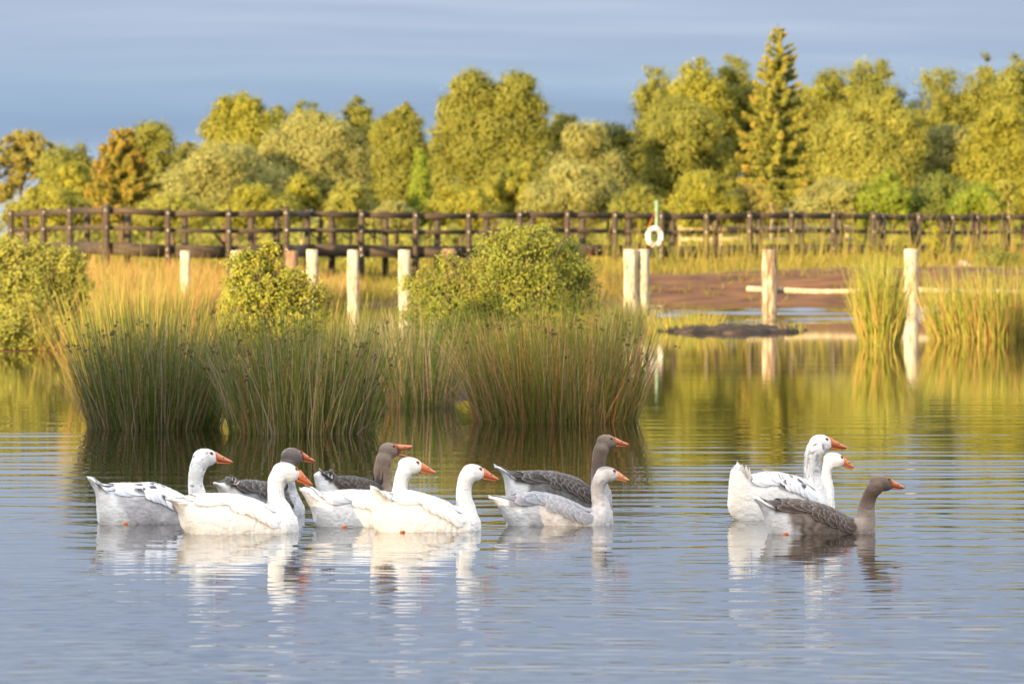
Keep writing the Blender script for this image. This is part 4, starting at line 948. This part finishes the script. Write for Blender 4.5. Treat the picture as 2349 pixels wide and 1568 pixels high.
tree('vivid green bush under the great sunlit willow', 'shrub', 'low_shrub', 2025, 211, 120, 385, 510, 'bush', 'vivid', 8000, .13, GS)
tree('broad dark bramble under the right willows', 'shrub', 'low_shrub', 2165, 212, 170, 400, 510, 'bush', 'deep', 10000, .13, GS)
tree('bright green shrub behind the bridge below the dark right willow', 'shrub', 'low_shrub', 2255, 210, 150, 425, 510, 'bush', 'vivid', 7000, .13, GS)
tree('thin yellow-leaved young tree above the bridge at the right end', 'tree', 'sapling', 2303, 205, 80, 410, 505, 'sparse', 'gold', 1500, .12, 'young trees by the bridge', bark='birchbark', trunkV=415)
tree('tiny yellow-topped young tree standing in front of the great spruce', 'tree', 'sapling', 1773, 205, 34, 408, 470, 'sparse', 'gold', 700, .11, 'young trees by the bridge', bark='birchbark', trunkV=405)
tree('young tree with a pale stem below the large pale willow', 'tree', 'sapling', 695, 206, 90, 395, 500, 'round', 'green', 4500, .12, 'young trees by the bridge', bark='birchbark')
tree('soft green bush in front of the dark gap left of the ivy column', 'shrub', 'low_shrub', 800, 210, 120, 420, 510, 'bush', 'gold', 7500, .13, GS)
tree('yellowish bright shrub peeking over the left part of the bridge rail', 'shrub', 'low_shrub', 395, 196, 180, 448, 520, 'bush', 'gold', 8500, .12, GS)
tree('mid-green low shrub over the rail near the left end of the bridge', 'shrub', 'low_shrub', 110, 200, 200, 428, 520, 'bush', 'green', 9000, .13, GS)
tree('green shrub over the rail below the wide pale willow', 'shrub', 'low_shrub', 590, 204, 190, 428, 515, 'bush', 'green', 9500, .13, GS)
tree('low yellow-green shrub over the rail, under the ivy column', 'shrub', 'low_shrub', 900, 204, 120, 465, 520, 'bush', 'willow', 5000, .12, GS)
tree('low green shrub over the rail under the largest tree', 'shrub', 'low_shrub', 1060, 206, 170, 430, 515, 'bush', 'green', 8500, .13, GS)
tree('dark low shrub between the dome-shaped willow and the life ring', 'shrub', 'low_shrub', 1465, 214, 130, 430, 510, 'bush', 'olive', 7000, .13, GS)

# scrub carpet beyond the bridge, too dense to count
def scrub():
    rng = np.random.default_rng(77); LB = []
    for i in range(300):
        Y = rng.uniform(192, 224); U = rng.uniform(-260, 2620); x = X(U, Y); r = rng.uniform(.35, .8); g0 = gz(x, Y)
        if U < 30: r *= .6
        LB.append((x, Y, g0+r*.45, r*1.2, r, r*rng.uniform(.6, 1.15)))
    C, N, T = crown_points(rng, LB, 75000, .5); V, Q = leaf_cards(C, N, .13, .6, rng)
    tag(link('undergrowth', mesh_np('undergrowth', V, Q, M['gold'], {'tint': np.repeat(T, 4)}, smooth=False)), 'tangle of low yellow-green scrub covering the ground beyond the bridge', 'undergrowth', kind='stuff')
    LB = []
    for i in range(420):
        Y = rng.uniform(290, 420); U = rng.uniform(-400, 2750); r = rng.uniform(1.0, 1.9)*(.45 if U < 60 else 1)
        LB.append((X(U, Y), Y, .9+r*.5, r*2.2, r, r*.8))
    C, N, T = crown_points(rng, LB, 80000, .5); V, Q = leaf_cards(C, N, .4, .6, rng)
    tag(link('far_treeline', mesh_np('far_treeline', V, Q, M['olive'], {'tint': np.repeat(T, 4)}, smooth=False)), 'distant low hedge line on the horizon behind the trees', 'treeline', kind='stuff')
scrub()

# leafy sallow bushes near the water
def sallow(label, U, Y, lobes, mat, n, leaf, group, g0=.1, twigs=40):
    NT[0] += 1; rng = np.random.default_rng(500+NT[0]); x = X(U, Y)
    root = empty('sallow_bush', (x, Y, g0)); tag(root, label, 'bush', group)
    LB = [((u-U)/F*Y, dy, Z(v, Y), ru/F*Y, ru/F*Y*.9, rv/F*Y) for u, v, ru, rv, dy in lobes]
    C, N, T = crown_points(rng, LB, n, .6)
    mb = MB()
    for k in range(twigs):                              # upright leafy shoots
        l = LB[rng.integers(len(LB))]; d = rng.normal(size=3); d[2] = abs(d[2])+.75; d[1] -= .2; d /= np.linalg.norm(d)
        tip = np.array(l[:3])+d*np.array(l[3:6])*rng.uniform(1.0, 1.42); b0 = np.array((rng.uniform(-.1, .1), rng.uniform(-.1, .1), g0))
        m = (b0+tip)/2+np.array((0, 0, .1)); mb.tube(np.array([b0, m, tip])+np.array((x, Y, 0)), [.012, .008, .003], 5)
        q = rng.random(26)[:, None]; e = tip+(np.array(l[:3])-tip)*q*.45+rng.normal(size=(26, 3))*.022
        C = np.concatenate([C, e]); N = np.concatenate([N, rng.normal(size=(26, 3))+np.array((0, -.3, .4))]); T = np.concatenate([T, np.clip(.45+.5*rng.random(26), 0, 1)])
    C[:, 2] = np.maximum(C[:, 2], .04)
    V, Q = leaf_cards(C, N, leaf, .5, rng)
    link('crown', mesh_np('sallow_crown', V-np.array((0, 0, g0)), Q, M[mat], {'tint': np.repeat(T, 4)}, smooth=False), root)
    mb.obj('stems', M['bark'], root)
GN = 'sallow bushes growing at the water edge'
sallow('big round sallow bush in the middle, lit on its left and shaded on its right', 1180, 68, [(1190,600,105,68,0),(1110,650,90,60,-.1),(1290,650,88,76,.5),(1190,690,130,80,0),(1050,690,70,60,-.1),(1215,555,55,36,0),(1150,580,55,40,0),(1280,590,56,48,.45),(1320,700,60,70,.7),(1020,640,50,50,0),(960,690,50,60,0),(1120,740,150,60,0),(1000,730,70,50,0),(1250,760,110,50,0),(1050,775,80,40,-1.0),(1180,785,90,40,-1.2),(1325,775,70,40,-.5)], 'sallow', 40000, .040, GN, .05, 240)
sallow('smaller lime green bush behind the rush clumps left of the pond posts', 625, 64, [(600,640,62,44,0),(570,620,48,40,0),(660,660,60,40,0),(610,690,100,55,0),(700,700,60,50,0),(545,690,50,60,0),(630,750,110,60,0),(618,600,22,40,0),(560,765,60,40,-.8),(690,765,60,40,-.8)], 'lime', 17000, .044, GN, .05, 150)
sallow('golden leafy bush overhanging the water at the left border', 40, 88.5, [(20,775,110,44,-1.6),(120,770,70,44,-1.3),(-100,770,100,60,-1.5),(70,740,80,50,-1.0),(30,630,84,60,0),(120,615,66,46,0),(-60,640,90,76,0),(70,600,50,36,0),(170,640,44,50,0),(60,680,130,70,0),(165,720,50,60,0),(60,720,110,66,-.1),(-60,760,90,60,0),(140,680,46,44,0),(20,580,34,26,0),(150,600,34,30,0),(100,785,70,32,-.6),(0,795,90,30,-.6),(-150,700,80,90,0)], 'gold', 42000, .060, GN, .05, 220)
sallow('small green bush on the peat bank beside the fallen log', 2285, 159, [(2285,595,36,26,0),(2260,605,26,22,0),(2315,600,26,24,0),(2285,625,44,24,0),(2275,645,26,16,0)], 'deep', 3200, .08, GN, .75, 20)
sallow('leafy willow shoot in front of the bridge near the right pale post', 2142, 163, [(2138,545,11,26,0),(2146,570,16,22,0),(2136,595,18,16,0),(2150,540,8,18,0)], 'green', 1300, .08, GN, .85, 12)

# ---------------------------------------------------------------- grasses and rushes
def blades(B, D, Ln, wd, bend, rng, segs=5):
    """ribbons from base B along D; returns verts, quads"""
    n = len(B); s = np.linspace(0, 1, segs+1)
    D = D/np.linalg.norm(D, axis=1)[:, None]; hz = D.copy(); hz[:, 2] = 0
    ang = rng.uniform(0, math.pi, n); S = np.stack([np.cos(ang), np.sin(ang)*.7, np.zeros(n)], 1)
    P = B[:, None]+D[:, None]*(Ln[:, None]*s)[..., None]
    P = P+(hz*1.0)[:, None]*(bend[:, None]*Ln[:, None]*s**2.2)[..., None]
    P[..., 2] -= (bend*.35*Ln)[:, None]*(s**2.4)*(np.linalg.norm(hz, axis=1)[:, None]*1.2)
    w_ = (wd[:, None]*(1-.75*s**1.6))[..., None]*S[:, None]
    V = np.stack([P-w_/2, P+w_/2], 2).reshape(-1, 3)
    i = np.arange(n)[:, None]*(segs+1)*2+np.arange(segs)[None]*2
    Q = np.stack([i, i+1, i+3, i+2], -1).reshape(-1, 4)
    return V, Q, P
GR = 'clumps of rushes standing in the pond'
def rush(label, U, V0, wpx, Y, depth, hgt, n, seed, lean=.26, mat='rush', green=.5, seeds=110, dry=.6, wd=.0073, flop=0, leanx=0.0, hj=.16, bright=.0):
    rng = np.random.default_rng(seed); x = X(U, Y); rx = wpx/2/F*Y
    root = empty('rush_clump', (x, Y, 0)); tag(root, label, 'rushes', GR)
    def gen(m, l0, lj, ln, tl, th, bendk, wdk):
        a = rng.uniform(0, 6.28, m); r = np.sqrt(rng.random(m)); cx = rx*r*np.cos(a); cyy = depth*r*np.sin(a)
        B = np.stack([cx, cyy, np.full(m, -.06)], 1)
        D = np.stack([cx/rx*ln+rng.normal(size=m)*.11+leanx, cyy/depth*ln*.8+rng.normal(size=m)*.12, np.ones(m)], 1)
        L_ = l0*np.clip(.80+.24*rng.normal(size=m)*lj/l0/.16, .35, 1.30)*(1-.10*(r**2))
        bend = np.abs(rng.normal(size=m))*bendk
        V, Q, P = blades(B, D, L_, wdk*rng.uniform(.7, 1.35, m), bend, rng)
        return V, Q, P, np.repeat(rng.uniform(tl, th, m)**1.0, 12)
    m1 = int(n*green); m2 = n-m1
    a = gen(m1, hgt*.93, hgt*hj, lean, .05, .55, .22, wd); b = gen(m2, hgt*.80, hgt*.2, lean*1.25, dry, 1.0, .30, wd*.9)
    mL = int(n*.10); e = gen(mL, hgt*1.28, hgt*.12, lean*1.05, .1, .6, .22, wd*.8)
    def joined(nm, parts):
        Vs, Qs, Ts, o = [], [], [], 0
        for g_ in parts: Vs.append(g_[0]); Qs.append(g_[1]+o); Ts.append(g_[3]); o += len(g_[0])
        link(nm, mesh_np('rush_'+nm, np.concatenate(Vs), np.concatenate(Qs), M[mat], {'tint': np.concatenate(Ts)}), root)
    joined('green_stems', [a, e]); joined('dry_stems', [b]+([gen(flop, hgt*.75, hgt*.2, lean*3.2, .6, 1.0, .7, wd*.9)] if flop else []))
    if seeds:
        mb = MB(); P = np.concatenate([a[2][:m1//3], e[2]]); pick = rng.choice(len(P), min(seeds, len(P)), replace=False)
        for q in pick:
            c = P[q, 4]*rng.uniform(.75, 1.0)+P[q, 3]*.0; f = rng.uniform(.0, .55); c = P[q, 4]*(1-f)+P[q, 3]*f
            for k in range(rng.integers(2, 5)): mb.ball(c+rng.normal(size=3)*np.array((.018, .018, .020)), rng.uniform(.007, .014), 6, 4, rng.random())
        tag(link('seed_heads', mb.mesh('rush_seeds', M['seed']), root), kind='stuff')
    return root
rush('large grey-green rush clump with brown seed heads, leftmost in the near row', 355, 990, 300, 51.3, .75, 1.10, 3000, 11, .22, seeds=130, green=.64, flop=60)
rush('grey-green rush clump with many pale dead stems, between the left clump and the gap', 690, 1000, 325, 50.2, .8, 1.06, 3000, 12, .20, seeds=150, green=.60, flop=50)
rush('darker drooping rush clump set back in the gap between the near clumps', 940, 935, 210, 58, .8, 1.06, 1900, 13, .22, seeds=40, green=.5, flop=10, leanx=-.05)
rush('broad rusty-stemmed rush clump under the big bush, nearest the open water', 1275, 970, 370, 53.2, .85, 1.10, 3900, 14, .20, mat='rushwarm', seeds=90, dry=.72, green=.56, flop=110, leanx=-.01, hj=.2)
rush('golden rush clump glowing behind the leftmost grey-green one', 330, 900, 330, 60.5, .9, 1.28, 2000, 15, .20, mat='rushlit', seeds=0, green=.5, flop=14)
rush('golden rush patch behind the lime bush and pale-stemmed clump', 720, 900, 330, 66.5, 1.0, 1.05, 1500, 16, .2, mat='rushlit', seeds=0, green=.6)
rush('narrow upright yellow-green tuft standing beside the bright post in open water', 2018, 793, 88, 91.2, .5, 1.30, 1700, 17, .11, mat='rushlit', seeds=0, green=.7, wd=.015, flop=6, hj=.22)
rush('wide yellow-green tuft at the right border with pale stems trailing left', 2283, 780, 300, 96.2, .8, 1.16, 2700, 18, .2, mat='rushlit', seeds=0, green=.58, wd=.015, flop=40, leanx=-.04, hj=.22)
rush('small sedge tuft on the left end of the mud spit', 1570, 745, 170, 105.5, 1.0, .46, 620, 19, .3, mat='rushlit', seeds=0, green=.6, wd=.010)
rush('small dull sedge tuft on the mud spit left of the half-barked post', 1705, 745, 120, 106, .8, .36, 420, 20, .3, mat='rush', seeds=0, green=.6, wd=.010)
rush('sparse sedge sprig at the right tip of the mud spit', 1815, 750, 60, 104, .3, .28, 70, 21, .3, mat='rushlit', seeds=0, green=.6, wd=.010)
rush('low brown-green reeds at the foot of the paired pale posts', 1440, 760, 130, 112, .8, .62, 700, 22, .2, mat='rush', seeds=0, green=.55, wd=.011)

def meadow(name, label, mat, n, urange, yfun, h, hj, wd, seed, lean=.25, dens=None, cat='grass'):
    rng = np.random.default_rng(seed); U = rng.uniform(*urange, n); Y = yfun(rng, U)
    if dens is not None:
        k = dens(U, Y, rng); U, Y = U[k], Y[k]
    x = X(U, Y); g0 = ground_h(x, Y); ok = g0 > -.03; x, Y, g0, U = x[ok], Y[ok], g0[ok], U[ok]; m = len(x)
    pat = np.array([noise.noise((a*.6, b*.25, seed)) for a, b in zip(x, Y)])
    L_ = np.clip(rng.normal(h, hj, m), h*.3, h*1.7)*(1+.45*pat); D = np.stack([rng.normal(size=m)*lean+.05, rng.normal(size=m)*lean, np.ones(m)], 1)
    V, Q, P = blades(np.stack([x, Y, g0-.03], 1), D, L_, np.full(m, wd)*rng.uniform(.6, 1.4, m), np.abs(rng.normal(size=m))*.3, rng, 3)
    t = np.clip(rng.random(m)*.7+.3*pat+.15, 0, 1)
    tag(link(name, mesh_np(name, V, Q, M[mat], {'tint': np.repeat(t, 8)})), label, cat, kind='stuff')
meadow('golden_grass', 'tall dry golden grass covering the left bank in front of the bridge', 'dry', 30000, (-500, 820), lambda r, U: shoreY(U)-.3+r.random(len(U))**1.3*(158-shoreY(U)), .56, .15, .020, 201, dens=lambda U, Y, r: ~((U < 215) & (Y < 91)))
meadow('bank_edge_grass', 'orange tinted grass hanging over the water at the left bank', 'dry', 3500, (90, 560), lambda r, U: shoreY(U)-.4+r.random(len(U))*3.5, .65, .2, .012, 202, .5)
meadow('bank_grass', 'yellow-green grass and weeds on top of the peat bank below the bridge', 'meadow', 16000, (700, 2700), lambda r, U: shoreY(U)+8.5+r.random(len(U))*22, .26, .10, .024, 203)
meadow('bridge_weeds', 'tall weeds growing up against the right half of the bridge', 'meadow', 700, (1380, 2500), lambda r, U: shoreY(U)+12+r.random(len(U))*12, 1.0, .35, .03, 204, .12)
meadow('field_grass', 'yellow grass under and beyond the bridge', 'meadow', 22000, (-300, 2650), lambda r, U: r.uniform(168, 225, len(U)), .42, .15, .035, 205)
meadow('shore_plants', 'sparse low plants dotted on the bare peat slope', 'meadow', 2600, (800, 2600), lambda r, U: shoreY(U)+r.random(len(U))*8, .22, .10, .03, 206, .6, lambda U, Y, r: np.array([noise.noise((u*.01, y*.3, 5)) > .12 for u, y in zip(U, Y)]))
meadow('peat_fringe', 'dull mixed grass along the far shore behind the middle posts', 'meadow', 3000, (760, 1480), lambda r, U: shoreY(U)+r.random(len(U))*9, .35, .12, .022, 207)

# ---------------------------------------------------------------- leaf screen added out of view: it keeps the low sun off the near water
def belt():
    rng = np.random.default_rng(9); n = 95000
    x = rng.uniform(-90, -14, n); z = rng.uniform(.5, 18, n); y = rng.uniform(-32.5, -28.5, n)
    sh = math.tan(SUN_AZ)
    lump = np.array([noise.noise((a*.28, b*.3, 2.0)) for a, b in zip(x, z)]); fine = np.array([noise.noise((a*.9, b*.9, 7.0)) for a, b in zip(x, z)])
    keep = z < 15.35+lump*.9+fine*.5
    xm, xg = x+sh*82, x+sh*63.5                                 # where rays through here meet the rushes and the geese
    keep |= False; keep &= ~((xm > -1.5) & (xm < 1.3) & (z > 12.4) & (rng.random(n) < .93+.3*fine))  # opening left in the screen for sun on the broad rush clump
    lit = np.clip((xg+2.0)/.5, 0, 1)*np.clip((1.1-xg)/.6, 0, 1)
    keep &= ~((z > 9.9) & (z < 12.7) & (rng.random(n) < lit*.44+.37+.14*fine))  # screen thinned so some filtered sun reaches the geese
    C = np.stack([x, y, z], 1)[keep]; V, Q = leaf_cards(C, rng.normal(size=C.shape)+np.array((.4, 1.0, .2)), .62, .7, rng)
    tag(link('shade_screen', mesh_np('shade_screen', V, Q, M['deep'], {'tint': np.repeat(rng.random(len(C)), 4)}, smooth=False)), 'leaf screen added out of view to shade the near water', 'shade_screen', kind='stuff')
belt()
